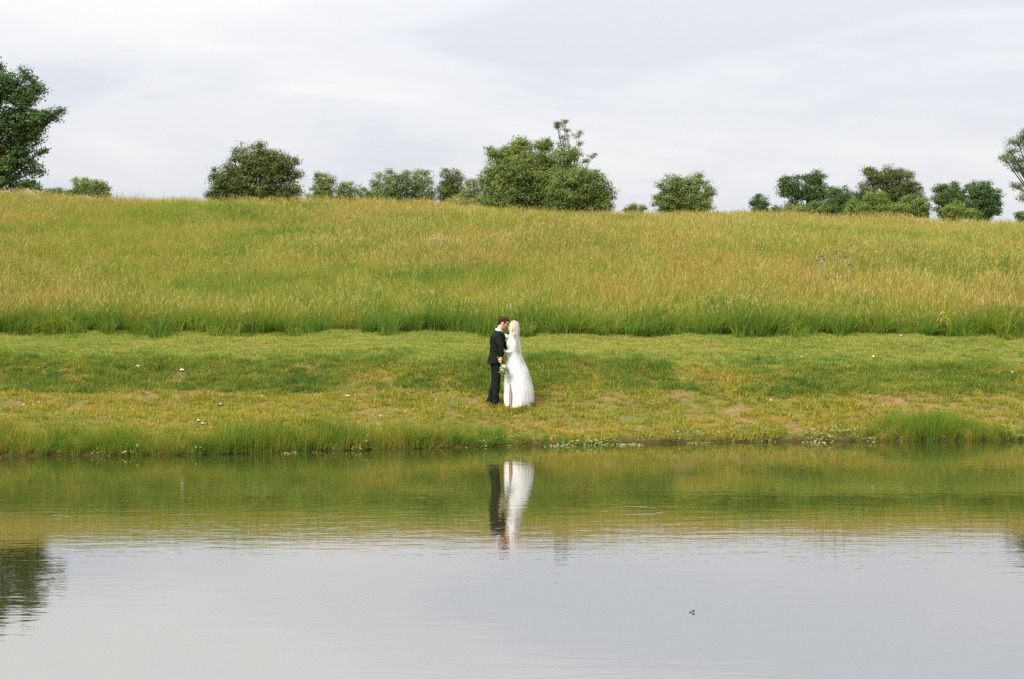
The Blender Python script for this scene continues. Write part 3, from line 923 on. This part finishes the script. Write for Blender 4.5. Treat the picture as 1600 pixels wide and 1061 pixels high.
# ---- person in the black suit
P1 = empty('person', (CX, CY, CZ))
tag(P1, 'man in a black suit bending to kiss, holding a bouquet low at his side', 'person')
HM = Matrix.Translation((-.026, 0, 1.640)) @ Euler((0, R(22), 0)).to_matrix().to_4x4()
STEM0 = Vector((-.085, -.262, .905)); SD = Vector((.42, -.12, -.90)).normalized()      # stems of the bouquet in the fist
body = MB(); head_parts(body); body.xform(HM)
body.tube([(-.115, 0, 1.44), (-.085, 0, 1.52), (-.050, 0, 1.60)], [.066, .060, .058], 12)
body.ring_loft([[(xc + rx * math.cos(q), ry * math.sin(q), z) for q in (2 * math.pi * j / 20 for j in range(20))] for z, xc, rx, ry in
                ((.82, -.16, .10, .15), (.95, -.155, .10, .15), (1.15, -.15, .11, .155), (1.33, -.15, .115, .175), (1.42, -.13, .085, .15), (1.46, -.115, .06, .08))])
gr1 = gnd(-.17, .09); gr0 = gnd(-.16, -.09)
AN0 = Vector((-.185, -.085, gr0 + .10)); AN1 = Vector((-.290, .10, gr1 + .10))
body.tube([(-.16, -.085, .88), (-.140, -.088, .50), AN0], [.082, .056, .042], 12)
body.tube([(-.16, .085, .88), (-.180, .09, .50), AN1], [.082, .056, .042], 12)
# near arm down to the fist around the stems
WR = Vector((-.058, -.245, .962))
body.tube([(-.135, -.185, 1.40), (-.060, -.262, 1.15), WR], [.048, .040, .029], 12)
palm_c = STEM0 + Vector((.026, .020, .012))
body.tube([WR, palm_c + Vector((0, .004, .018)), palm_c - Vector((0, 0, .018))], [.026, (.032, .022), (.030, .018)], 10)
for k, rr in enumerate((.0095, .0098, .0094, .0085)):
    c = STEM0 + SD * (-.030 + .0205 * k)
    body.tube(finger_arc(c, SD, Vector((1, .45, .2)), .021, -.3, 3.5 - .25 * (k == 3), rr), [rr * 1.1, rr * 1.1, rr * 1.05, rr, rr, rr * .95, rr * .8], 8)
body.tube([palm_c + Vector((.006, -.012, .012)), STEM0 + Vector((.012, -.026, .028)), STEM0 + Vector((-.010, -.030, .020))], [.013, .011, .009], 8)
# far arm round the other's back
body.tube([(-.12, .18, 1.40), (.03, .25, 1.17), (.21, .235, 1.10)], [.048, .038, .028], 12)
open_hand(body, (.21, .235, 1.10), (1, -.30, .05), (0, -1, 0))
body.build('body', M['skin'], P1, voxel=.0055, relax=3)

hair = MB()
hair.ell((-.004, 0, .088), (.092, .076, .046)); hair.ell((-.052, 0, .040), (.062, .078, .082)); hair.ell((.062, 0, .098), (.042, .058, .028))
hair.ell((-.066, 0, -.02), (.036, .058, .045))
for s in (-1, 1):
    hair.ell((-.014, s * .064, .052), (.064, .020, .040)); hair.ell((.018, s * .070, .020), (.010, .007, .020))
for s in (-1, 1):
    hair.tube([(.092, s * .014, .030), (.090, s * .032, .035), (.076, s * .048, .030)], [.0025, .0035, .0025], 6)
hair.xform(HM)


def ruffle(amp, sc1, seed):
    def f(co, no):
        n = fnoise(co[:, 0] * sc1 + co[:, 1] * 7, co[:, 2] * sc1 * .6 + co[:, 1] * sc1, 1.0, seed) - .5
        return co + no * (n * amp * 2)[:, None]
    return f


hair.build('hair', M['brownhair'], P1, voxel=.005, relax=1, fn=ruffle(.012, 60, 61))

jk = MB()
NJ = 28


def jring(z, xc, rx, ry, back=0.0, yc=0.0):
    out = []
    for j in range(NJ):
        q = 2 * math.pi * j / NJ
        x = xc + rx * math.copysign(abs(math.cos(q)) ** .9, math.cos(q)); y = yc + ry * math.copysign(abs(math.sin(q)) ** .85, math.sin(q))
        if math.cos(q) < 0: x += back * math.cos(q)
        out.append((x, y, z))
    return out


jk.ring_loft([jring(.845, -.165, .150, .200, .035), jring(.90, -.160, .142, .196, .03), jring(.98, -.153, .132, .182, .03), jring(1.08, -.145, .128, .176, .012), jring(1.20, -.145, .135, .186),
              jring(1.30, -.147, .137, .205), jring(1.38, -.145, .128, .212), jring(1.425, -.138, .110, .190), jring(1.462, -.122, .088, .130), jring(1.485, -.108, .074, .085)])
jk.ell((-.135, -.195, 1.385), (.072, .055, .065)); jk.ell((-.135, .195, 1.385), (.072, .055, .065))
jk.tube([(-.135, -.200, 1.40), (-.098, -.242, 1.28), (-.055, -.268, 1.15), (-.052, -.262, 1.07), WR + Vector((0, 0, .025))], [.070, .066, .060, .052, .043], 14)
jk.tube([(-.12, .195, 1.40), (-.04, .235, 1.28), (.03, .255, 1.17), (.11, .250, 1.14), (.195, .240, 1.105)], [.070, .064, .056, .050, .043], 14)
# lapels and the pocket flap
jk.tube([(-.02, -.06, 1.45), (.000, -.075, 1.36), (-.010, -.03, 1.16)], [(.010, .022), (.010, .030), (.008, .012)], 8)
jk.tube([(-.02, .06, 1.45), (.000, .075, 1.36), (-.010, .03, 1.16)], [(.010, .022), (.010, .030), (.008, .012)], 8)


def cloth(co, no):
    fold = np.sin(co[:, 2] * 34 + co[:, 0] * 16 + 3 * np.sin(co[:, 1] * 9)) * .0035 + (fnoise(co[:, 0] * 14 + co[:, 1] * 9, co[:, 2] * 9, 1.0, 63) - .5) * .022
    return co + no * fold[:, None]


jk.build('jacket', M['suit'], P1, voxel=.008, relax=3, fn=cloth)
tr = MB()
tr.ring_loft([jring(.99, -.155, .112, .160), jring(.88, -.160, .122, .172), jring(.80, -.158, .120, .170), jring(.76, -.158, .10, .15)])
tr.tube([(-.155, -.082, .86), (-.148, -.088, .68), (-.140, -.090, .50), (-.158, -.088, .28), AN0 + Vector((.01, 0, -.045))], [(.098, .092), (.088, .084), (.074, .070), (.070, .066), (.074, .070)], 16)
tr.tube([(-.160, .082, .86), (-.172, .088, .68), (-.185, .092, .50), (-.235, .096, .28), AN1 + Vector((.01, 0, -.045))], [(.098, .092), (.088, .084), (.074, .070), (.070, .066), (.074, .070)], 16)
tr.build('trousers', M['suit'], P1, voxel=.008, relax=3, fn=cloth)
cb = MB()
cb.tube([(-.100 + .072 * math.cos(q) - .012 * math.cos(q), .070 * math.sin(q), 1.492 - .035 * math.cos(q)) for q in (2 * math.pi * k / 20 for k in range(21))], [(.010, .022)] * 21, 8)
cb.build('shirt_collar', M['shirt'], P1)


def dress_shoe(an, g, s=1.0, heel=.022):
    m = MB(); x0, y0 = an.x - .015, an.y
    m.ring_loft([[(x0 + dx, y0 + wy_ * math.cos(q), g + .012 + hz * (.5 + .5 * math.sin(q))) for q in (2 * math.pi * j / 14 for j in range(14))] for dx, wy_, hz in
                 ((-.055, .020, .06), (-.045, .033, .085), (.0, .036, .09), (.05, .038, .075), (.11, .045, .058), (.17, .045, .045), (.215, .033, .036), (.235, .015, .022))])
    m.box((x0 - .020, y0, g + .010), (.034, .031, .012))
    m.tube([(x0 - .052, y0, g + .012), (x0 + .06, y0, g + .010), (x0 + .15, y0, g + .010), (x0 + .236, y0, g + .012)], [(.026, .006), (.036, .006), (.046, .006), (.018, .006)], 10)
    return m


dress_shoe(AN0, gr0).build('shoe', M['leather'], P1)
dress_shoe(AN1, gr1).build('shoe', M['leather'], P1)

# ---- person in the white dress
P2 = empty('person', (CX, CY, CZ))
tag(P2, 'woman in a long white dress and veil with blond hair, face lifted to kiss', 'person')
HW = Matrix.Translation((.178, 0, 1.560)) @ Euler((0, 0, math.pi)).to_matrix().to_4x4() @ Euler((0, R(-12), 0)).to_matrix().to_4x4() @ Matrix.Scale(.94, 4)
bd = MB(); head_parts(bd, True); bd.xform(HW)
bd.tube([(.175, 0, 1.36), (.185, 0, 1.44), (.190, 0, 1.52)], [.058, .050, .048], 12)
bd.ring_loft([[(xc + rx * math.cos(q), ry * math.sin(q), z) for q in (2 * math.pi * j / 20 for j in range(20))] for z, xc, rx, ry in
              ((.84, .170, .105, .165), (.92, .170, .105, .168), (1.06, .165, .080, .120), (1.20, .150, .098, .140), (1.30, .155, .082, .150), (1.36, .165, .060, .120), (1.39, .172, .045, .06))])
g2 = gnd(.12, -.165); g3 = gnd(.20, .09)
A2 = Vector((.122, -.165, g2 + .110)); A3 = Vector((.215, .09, g3 + .115))
bd.tube([(.165, -.085, .88), (.112, -.140, .50), (.126, -.150, .36), A2], [.082, .050, .048, .031], 12)
bd.tube([(.165, .085, .88), (.170, .09, .50), A3], [.082, .050, .031], 12)
for a, t_ in ((A2, -1), (A3, 1)):
    bd.tube([a, a + Vector((.012, 0, -.045)), a + Vector((-.03, 0, -.055)), a + Vector((-.095, 0, -.095)), a + Vector((-.135, 0, -.100))], [.030, .028, .026, (.032, .014), (.026, .010)], 10)
# arms: near one round his waist, far one over the other's shoulder
bd.tube([(.168, -.150, 1.335), (.180, -.185, 1.09), (-.005, -.165, 1.07)], [.040, .032, .023], 12)
open_hand(bd, (-.005, -.165, 1.07), (-1, .05, .05), (0, 1, 0), .9)
bd.tube([(.165, .155, 1.335), (.07, .275, 1.36), (-.09, .270, 1.44)], [.040, .034, .024], 12)
open_hand(bd, (-.09, .270, 1.44), (-.9, -.30, .1), (.1, -.5, -.9), .9)
bd.build('body', M['skin_pale'], P2, voxel=.0055, relax=3)

hr = MB()
hr.ell((-.008, 0, .075), (.094, .080, .055)); hr.ell((-.050, 0, .030), (.066, .080, .088))
hr.xform(HW)
r_ = np.random.default_rng(77)
for k in range(70):
    a = R(-150) + R(300) * r_.random()          # 0 = back of the head
    top = HW @ Vector((-.03 - .06 * math.cos(a) * .6, .078 * math.sin(a), .05 + .03 * r_.random()))
    ln = .24 + .16 * r_.random()
    pts = []; rad = []
    o = Vector((math.cos(a) * .10 * .8, -math.sin(a) * .105, 0))
    ph = r_.random() * 6.28
    for i in range(7):
        t = i / 6
        wv = .012 * math.sin(ph + t * 9)
        b0 = Vector((.185, 0, 1.58 - .06 * t - ln * t)) + o * (1.0 + .18 * math.sin(t * 3)) + Vector((wv * math.sin(a), wv * math.cos(a), 0))
        q = min(1, t * 4)
        pts.append(top.lerp(b0, q)); rad.append(.011 * (1 - .75 * t))
    hr.tube(pts, rad, 6)
hr.build('hair', M['blond'], P2, fn=ruffle(.003, 90, 65))

# dress: bodice and skirt as one sheet with a slit
NT, NZ = 150, 60
zs = [1.345, 1.30, 1.22, 1.14, 1.06, .98, .90, .80, .70, .60, .50, .40, .30, .20, .10, .0]
xc_ = [.163, .157, .152, .160, .163, .170, .178, .195, .217, .234, .250, .264, .276, .280, .272, .256]
rx_ = [.068, .094, .113, .100, .098, .118, .140, .172, .202, .230, .250, .267, .280, .284, .274, .255]
ry_ = [.140, .160, .152, .135, .130, .155, .185, .205, .225, .240, .255, .268, .280, .288, .290, .285]
SL = R(-122)
V = []; A_ = []
zlist = np.concatenate([np.linspace(1.345, .9, 18), np.linspace(.88, 0.0, NZ - 18)])
for i, z in enumerate(zlist):
    xc = np.interp(-z, [-q for q in zs], xc_); rx = np.interp(-z, [-q for q in zs], rx_); ry = np.interp(-z, [-q for q in zs], ry_)
    sk = max(0, (.92 - z) / .92)
    gap = R(0.0) if z > .50 else R(8.5) * min(1, (.50 - z) / .22)
    for j in range(NT + 1):
        th = SL + gap + (2 * math.pi - 2 * gap) * j / NT
        fold = 1 + sk * (.030 * math.sin(7 * th + 2.4 * math.sin(2 * th + .5) + z * 2.5) + .016 * math.sin(15 * th + 2.2 * math.sin(4 * th) + z * 4)) + .008 * math.sin(th * 7 + z * 22)
        x = xc + rx * math.cos(th) * fold; y = ry * math.sin(th) * fold
        trn = max(0, math.cos(th - R(-25))) ** 3
        x += .05 * trn * max(0, (.25 - z) / .25) * .4
        zz_ = z
        if z < .35:
            g = gnd(x, y)
            zz_ = z + (g + .045 + .035 * (math.sin(5 * th + .6) * .5 + .5) * (.6 + .4 * math.sin(13 * th))) * (1 - z / .35)
        V.append((x, y, zz_))
F = [(i * (NT + 1) + j, i * (NT + 1) + j + 1, (i + 1) * (NT + 1) + j + 1, (i + 1) * (NT + 1) + j) for i in range(len(zlist) - 1) for j in range(NT)]
dress = link('dress', mesh_np('dress', V, F, True), P2, (M['lace'],))
md = dress.modifiers.new('thick', 'SOLIDIFY'); md.thickness = .004
sl = MB(); sl.tube([(.168, -.152, 1.325), (.178, -.165, 1.21), (.178, -.185, 1.10), (.100, -.180, 1.078), (.002, -.166, 1.071)], [.048, .044, .040, .034, .028], 14)
sl.build('sleeve', M['lace'], P2, fn=cloth)
sl = MB(); sl.tube([(.165, .158, 1.325), (.120, .235, 1.345), (.07, .280, 1.36), (-.01, .279, 1.40), (-.080, .272, 1.436)], [.050, .047, .043, .036, .030], 14)
sl.build('sleeve', M['lace'], P2, fn=cloth)

# veil: open towards the face, longer at the back
vz = [1.700, 1.692, 1.670, 1.62, 1.55, 1.46, 1.36, 1.20, 1.06, .90, .70, .50, .30, .12, .04]
vx = [.185, .187, .190, .193, .195, .192, .180, .178, .182, .205, .238, .255, .272, .282, .285]
vrx = [.004, .045, .078, .103, .112, .112, .125, .142, .152, .186, .240, .275, .295, .298, .285]
vry = [.004, .042, .072, .095, .108, .125, .195, .225, .215, .225, .262, .290, .308, .318, .318]
NV, NU = 70, 120
V = []
for i in range(NV + 1):
    v = i / NV
    for j in range(NU + 1):
        th = R(-135) + R(270) * j / NU
        deg = abs(math.degrees(th))
        hem = .07 + .04 * math.sin(th * 7) if deg < 70 else .07 + .44 * min(1, (deg - 70) / 45) ** 1.2 + .012 * math.sin(th * 19)
        z = 1.700 + (hem - 1.700) * v ** .92
        xc = np.interp(-z, [-q for q in vz], vx); rx = np.interp(-z, [-q for q in vz], vrx); ry = np.interp(-z, [-q for q in vz], vry)
        sk = min(1, max(0, (1.62 - z) / 1.1))
        fold = 1 + sk * (.030 * math.sin(6 * th + 2.2 * math.sin(2 * th) + z * 2.6) + .014 * math.sin(13 * th + 2.5 * math.sin(3 * th) + z * 4)) + .012
        x = xc + rx * math.cos(th) * fold; y = ry * math.sin(th) * fold
        z = max(z, gnd(x, y) + .02)
        V.append((x, y, z))
F = [(i * (NU + 1) + j, i * (NU + 1) + j + 1, (i + 1) * (NU + 1) + j + 1, (i + 1) * (NU + 1) + j) for i in range(NV) for j in range(NU)]
link('veil', mesh_np('veil', V, F, True), P2, (M['tulle'],))
for a in (A2, A3):
    sh = MB()
    sh.tube([a + Vector((-.035, 0, -.085)), a + Vector((-.085, 0, -.102)), a + Vector((-.130, 0, -.104)), a + Vector((-.160, 0, -.106))], [(.030, .010), (.036, .012), (.032, .012), (.010, .008)], 10)
    sh.tube([a + Vector((.030, 0, -.070)), a + Vector((-.005, 0, -.078)), a + Vector((-.04, 0, -.092))], [(.026, .012), (.027, .008), (.028, .007)], 10)
    sh.tube([a + Vector((.030, 0, -.070)), a + Vector((.034, 0, -.112))], [.013, .007], 8)
    so = sh.build('shoe', M['satin'], P2)
    sh = MB(); sh.tube([a + Vector((.027 * math.cos(q), .032 * math.sin(q), .005)) for q in (2 * math.pi * k / 12 for k in range(13))], [.004] * 13, 6)
    sh.build('ankle_strap', M['satin'], so)

# ---- bouquet in his fist
BQ = empty('bouquet', (CX, CY, CZ))
tag(BQ, 'loose bouquet of white flowers and grey green leaves held low by the man', 'bouquet')
M['stem'] = plain('green_stem', (.14, .19, .06), .6, .3, 40)
M['euca'] = leafy('bouquet_leaves', [(0, (.16, .22, .09)), (.5, (.30, .35, .17)), (1, (.46, .48, .28))], 9.0, .3, 0, .9)
M['petal'] = plain('white_petals', (.80, .77, .66), .6, .08, 60)
M['heart'] = plain('yellow_flower_centre', (.62, .48, .12), .7, .2, 80)
r_ = np.random.default_rng(5)
bc = Vector((.015, -.315, .735))
stm = MB(); tips = []
for k in range(26):
    d = Vector((r_.normal(0, 1), r_.normal(-.25, .8), r_.normal(-.25, .8))).normalized()
    tip = bc + Vector((d.x * .125, d.y * .09, d.z * .115)) * (.6 + .5 * r_.random())
    j = Vector((r_.normal(0, .005), r_.normal(0, .005), 0))
    stm.tube([STEM0 - SD * .085 + j * 1.3, STEM0 + j, STEM0 + SD * .07 + j * 2, (STEM0 + SD * .12).lerp(tip, .5), tip], [.003, .003, .0028, .0022, .0015], 5)
    tips.append(tip)
stm.build('stems', M['stem'], BQ)
lm = []; la = []
for k in range(230):
    tip = tips[k % 26]; q = .35 + .75 * r_.random()
    c = (STEM0 + SD * .10).lerp(tip, q) + Vector(r_.normal(0, .014, 3))
    a = ((tip - STEM0).normalized() + Vector(r_.normal(0, .7, 3))).normalized(); n_ = a.orthogonal(); n_.rotate(Matrix.Rotation(r_.random() * 6.28, 3, a)); b_ = a.cross(n_)
    ln = .018 + .022 * r_.random(); wd = ln * .42
    p0, p1, p2, p3 = c, c + a * ln * .5 + b_ * wd + n_ * .003, c + a * ln * 1.1, c + a * ln * .5 - b_ * wd + n_ * .003
    lm += [p0, p1, p2, p3]; la += [r_.random()] * 4
me = mesh_np('leaves', [tuple(p) for p in lm], np.arange(len(lm)).reshape(-1, 4))
at_ = me.attributes.new('v', 'FLOAT', 'POINT'); at_.data.foreach_set('value', np.array(la, np.float32))
lv = link('leaves', me, BQ, (M['euca'],)); lv['kind'] = 'stuff'
for k in range(13):
    fm = MB(); c = tips[k * 2] * .8 + bc * .2
    ax = ((c - STEM0).normalized() + Vector((0, -.9, .25))).normalized(); u_ = ax.orthogonal().normalized(); v_ = ax.cross(u_)
    rr = .020 + .014 * r_.random()
    for lay, (n_p, op) in enumerate(((6, .95), (5, .6), (4, .3))):
        for i in range(n_p):
            q = 6.283 * (i + .5 * lay) / n_p
            dd = (u_ * math.cos(q) + v_ * math.sin(q))
            rot = Matrix((dd, ax.cross(dd), ax)).transposed() @ Euler((0, -(1 - op) * 1.2 - .15, 0)).to_matrix()
            fm.ell(c + dd * rr * op * .62 + ax * lay * rr * .16, (rr * .55, rr * .42, rr * .10), rot, 8, 5)
    fl = fm.build('flower', M['petal'], BQ)
    hm = MB(); hm.ell(c + ax * rr * .35, (rr * .2,) * 3, None, 8, 5); hm.build('flower_centre', M['heart'], fl)

# ------------------------------------------------------------------ small things on the bank and on the water
M['stone'] = plain('pale_stone', (.56, .52, .46), .85, .15, 25, .4)


def ground_px(px, py, y0=23.0, y1=75.0):
    """where the sight line through a pixel meets the ground"""
    ysamp = np.linspace(y0, y1, 2600)
    d = at(px, py, 1.0) - Vector((0, 0, CAMZ))
    hh = ground_h(d.x * ysamp, ysamp) - (CAMZ + d.z * ysamp)
    i = int(np.argmax(hh > 0))
    return Vector((d.x * ysamp[i], ysamp[i], H1(d.x * ysamp[i], ysamp[i])))


stones = [
    (35, 571, .030, 'small white stone high on the slope near the left edge'),
    (70, 570, .034, 'white pebble on the slope, right of the one nearest the left edge'),
    (60, 578, .040, 'flat pale stone on the slope just below two white pebbles at left'),
    (216, 576, .075, 'largest white stone on the slope, at the bare patch on the left'),
    (227, 578, .040, 'small white stone touching the right of the largest one on the slope'),
    (285, 581, .060, 'flat white stone on the slope, right of the bare patch'),
    (168, 611, .045, 'white stone just below the foot of the slope at left'),
    (37, 635, .040, 'pale stone in thin grass nearest the left edge'),
    (60, 631, .042, 'white stone in thin grass, right of the one nearest the left edge'),
    (345, 634, .050, 'white stone standing up in the middle of the left bank'),
    (310, 659, .035, 'small white stone above the tall shore grass at left'),
    (317, 665, .050, 'flat white stone nearest the tall shore grass at left'),
    (409, 621, .035, 'white stone in thin grass left of the couple, nearest the slope foot'),
    (543, 621, .050, 'white stone in thin grass midway between the couple and the left bank stones'),
    (595, 652, .034, 'pale pebble low on the bank left of the couple'),
    (805, 653, .036, 'small pale pebble on the bank just below the couple'),
    (941, 563, .050, 'white stone on the slope right of the couple'),
    (1365, 559, .040, 'small white stone in the bright grass of the right slope'),
    (1252, 560, .042, 'pinkish white stone in a worn spot of the right slope'),
    (1205, 628, .045, 'pale stone low on the right bank in thin grass'),
    (1582, 585, .055, 'flat white stone on the slope at the right edge'),
    (1408, 526, .036, 'white stone on the mown strip at right close under the meadow'),
    (1380, 635, .034, 'pale pebble low on the right bank above the grass clump'),
]
for k, (px, py, s, lab) in enumerate(stones):
    s *= .85
    bm = bmesh.new(); bmesh.ops.create_icosphere(bm, subdivisions=2, radius=1.0)
    rs = np.random.default_rng(900 + k); f1, f2 = rs.normal(0, 2, 3), rs.normal(0, 3.3, 3)
    ax = np.array([1.0, .8, .55]) * (.85 + .3 * rs.random(3))
    for v in bm.verts:
        c = np.array(v.co); q = 1 + .16 * math.sin(f1 @ c) + .10 * math.sin(f2 @ c + 1)
        v.co = Vector(c * ax * q * s)
    me = bpy.data.meshes.new('stone'); bm.to_mesh(me); bm.free()
    for q in me.polygons: q.use_smooth = (q.index % 3 != 0)
    g = ground_px(px, py)
    o = link('stone', me, None, (M['stone'],)); o.location = g + Vector((0, 0, s * .42 + .012)); o.rotation_euler = (0, 0, rs.random() * 6)
    tag(o, lab, 'stone', 'pale stones scattered on the bank')

# thistles in the meadow
M['thistle'] = plain('thistle_purple', (.22, .035, .12), .8, .25, 60)
M['thistle_green'] = plain('thistle_stem', (.22, .27, .13), .7, .2, 30)


def thistle(root_px, depth, heads, label, seed):
    r = np.random.default_rng(seed)
    b = at(root_px, 450, depth); b.z = H1(b.x, depth)
    e = empty('thistle', b); tag(e, label, 'thistle', 'thistles standing above the meadow grass')
    pts = [at(hx, hy, depth) - b for hx, hy in heads]
    fork = Vector((0, 0, max(.45, min(p.z for p in pts) * .55)))
    m = MB(); m.tube([(0, 0, -.05), fork * .5 + Vector((.02, 0, 0)), fork], [.014, .012, .010], 7)
    for p in pts: m.tube([fork, (fork + p) / 2 + Vector((p.x * .12, 0, -.04)), p], [.009, .007, .006], 6)
    for k in range(26):                       # spiny leaves
        t = .1 + .8 * r.random(); p = pts[k % len(pts)]; c = fork.lerp(p, t) if k % 2 else fork * t
        q = r.random() * 6.28; d = Vector((math.cos(q), math.sin(q), .4)) * (.10 + .08 * r.random())
        m.tube([c, c + d * .5 + Vector((0, 0, .01)), c + d], [(.004, .002), (.016, .003), (.002, .001)], 5)
    m.build('stem', M['thistle_green'], e)
    for p in pts:
        hd = MB(); hd.ell(p + Vector((0, 0, .012)), (.030, .030, .029), None, 10, 7); o = hd.build('flower_head', M['thistle_green'], e)
        tf = MB(); tf.ring_loft([[(p.x + rr * math.cos(q) * (1 + .12 * (j % 2)), p.y + rr * math.sin(q) * (1 + .12 * (j % 2)), p.z + z) for j, q in enumerate(2 * math.pi * k / 16 for k in range(16))] for z, rr in ((.024, .022), (.050, .040), (.066, .038), (.071, .014))])
        tf.build('florets', M['thistle'], o, smooth=False)


thistle(1293, 39.0, [(1276, 410), (1288, 409), (1284, 403)], 'branched thistle with three purple heads, leftmost in the right meadow', 1)
thistle(1308, 40.0, [(1306, 396)], 'tallest thistle with one purple head, between the other two', 2)
thistle(1326, 39.0, [(1328, 416), (1320, 404)], 'thistle with two heads at different heights, rightmost of the three', 3)

# white wildflowers
M['daisy'] = plain('wildflower_white', (.80, .80, .76), .7, .05, 40)
g = ground_px(684, 402); e = empty('wildflower_patch', g)
tag(e, 'patch of small white wildflowers in the meadow above the couple', 'wildflowers')
r_ = np.random.default_rng(9); st = MB(); fl = MB()
for k in range(60):
    x, y = r_.normal(0, .26), r_.normal(0, .5); b = Vector((x, y, H1(g.x + x, g.y + y) - g.z)); hgt = .55 + .18 * r_.random()
    tp = b + Vector((r_.normal(0, .05), r_.normal(0, .05), hgt)); st.tube([b, (b + tp) / 2, tp], [.003, .003, .002], 4)
    for i in range(5):
        q = i * 1.257 + k; dd = Vector((math.cos(q), math.sin(q), .15))
        fl.ell(tp + dd * .018, (.016, .010, .004), Euler((0, 0, q)).to_matrix(), 6, 4)
st.build('stems', M['thistle_green'], e)['kind'] = 'stuff'; fl.build('blossoms', M['daisy'], e)['kind'] = 'stuff'

# yellow flower by the water
M['yellowpetal'] = plain('yellow_petals', (.75, .55, .03), .6, .1, 40)
g = ground_px(215, 708); e = empty('yellow_flower', g); tag(e, 'small bright yellow flower at the waterline on the left', 'flower')
st = MB(); st.tube([(0, 0, -.03), (.01, 0, .06), (.012, -.02, .12)], [.004, .0035, .003], 6); st.build('stem', M['thistle_green'], e)
fl = MB()
for i in range(8):
    q = i * .785; fl.ell(Vector((.012, -.02, .125)) + Vector((math.cos(q), -.5, math.sin(q))) * .016, (.017, .004, .008), Euler((0, -q, 0)).to_matrix(), 7, 5)
fl.build('petals', M['yellowpetal'], e)

# tall pale stalk behind the veil
g = ground_px(798, 512); e = empty('dry_stalk', g); tag(e, 'single tall pale dry grass stalk rising just behind the veil', 'grass stalk')
M['straw'] = plain('straw', (.46, .44, .24), .8, .2, 30)
tpz = at(798, 478, g.y).z - g.z
st = MB(); st.tube([(0, 0, -.05), (.01, 0, tpz * .55), (0, 0, tpz)], [.007, .006, .004], 6); st.build('stalk', M['straw'], e)
st = MB(); st.ell((0, 0, tpz + .02), (.012, .012, .06), None, 8, 6); st.build('seed_head', M['straw'], e)

# yellowing drooping weeds in the meadow margin at right
M['yellowleaf'] = leafy('yellowing_leaves', [(0, (.30, .28, .05)), (.5, (.45, .38, .06)), (1, (.52, .40, .10))], 2.0, .35, 0, .6)
for px, py, lab, sd_ in ((1572, 506, 'tall weed with drooping yellow leaves in the meadow margin by the right edge', 1), (1470, 512, 'shorter yellow leaved weed left of the drooping one by the right edge', 2)):
    g = ground_px(px, py + 12); e = empty('yellow_weed', g); tag(e, lab, 'weed', 'yellowing weeds in the meadow margin')
    r_ = np.random.default_rng(sd_); hgt = .85 if sd_ == 1 else .6
    st = MB(); st.tube([(0, 0, -.05), (.02, 0, hgt * .5), (.05, 0, hgt)], [.008, .007, .004], 6); st.build('stem', M['straw'], e)
    V = []
    for k in range(34):
        t = .35 + .65 * r_.random(); c = Vector((.05 * t, 0, hgt * t)); q = r_.random() * 6.28; ln = .12 + .12 * r_.random()
        d = Vector((math.cos(q), math.sin(q), .1)) * ln; s_ = Vector((-math.sin(q), math.cos(q), .3)) * .018
        m1 = c + d * .55 + Vector((0, 0, .01)); m2 = c + d - Vector((0, 0, ln * .5))
        V += [c - s_ * .3, c + s_ * .3, m1 + s_, m1 - s_, m1 - s_, m1 + s_, m2 + s_ * .2, m2 - s_ * .2]
    lv = link('leaves', mesh_np('leaves', [tuple(p) for p in V], np.arange(len(V)).reshape(-1, 4)), e, (M['yellowleaf'],)); lv['kind'] = 'stuff'

# sprig floating on the open water
q = at(1083, 957, 10.9); k_ = CAMZ / (CAMZ - q.z); q = Vector((q.x * k_, 10.9 * k_, 0))
e = empty('floating_sprig', q); tag(e, 'tiny green sprig with two leaves floating on the open water', 'sprig')
st = MB(); st.tube([(-.03, 0, .004), (0, .003, .006), (.012, 0, .022)], [.002, .0022, .0018], 6); st.build('stem', M['stem'], e)
for (x, z, tl) in ((.010, .020, .3), (-.002, .014, -.5), (-.028, .005, 1.2)):
    lf = MB(); lf.ell((x * .75, 0, z * .75), (.005, .002, .011), Euler((0, tl, 0)).to_matrix(), 8, 6); lf.build('leaf', M['fresh'], e)
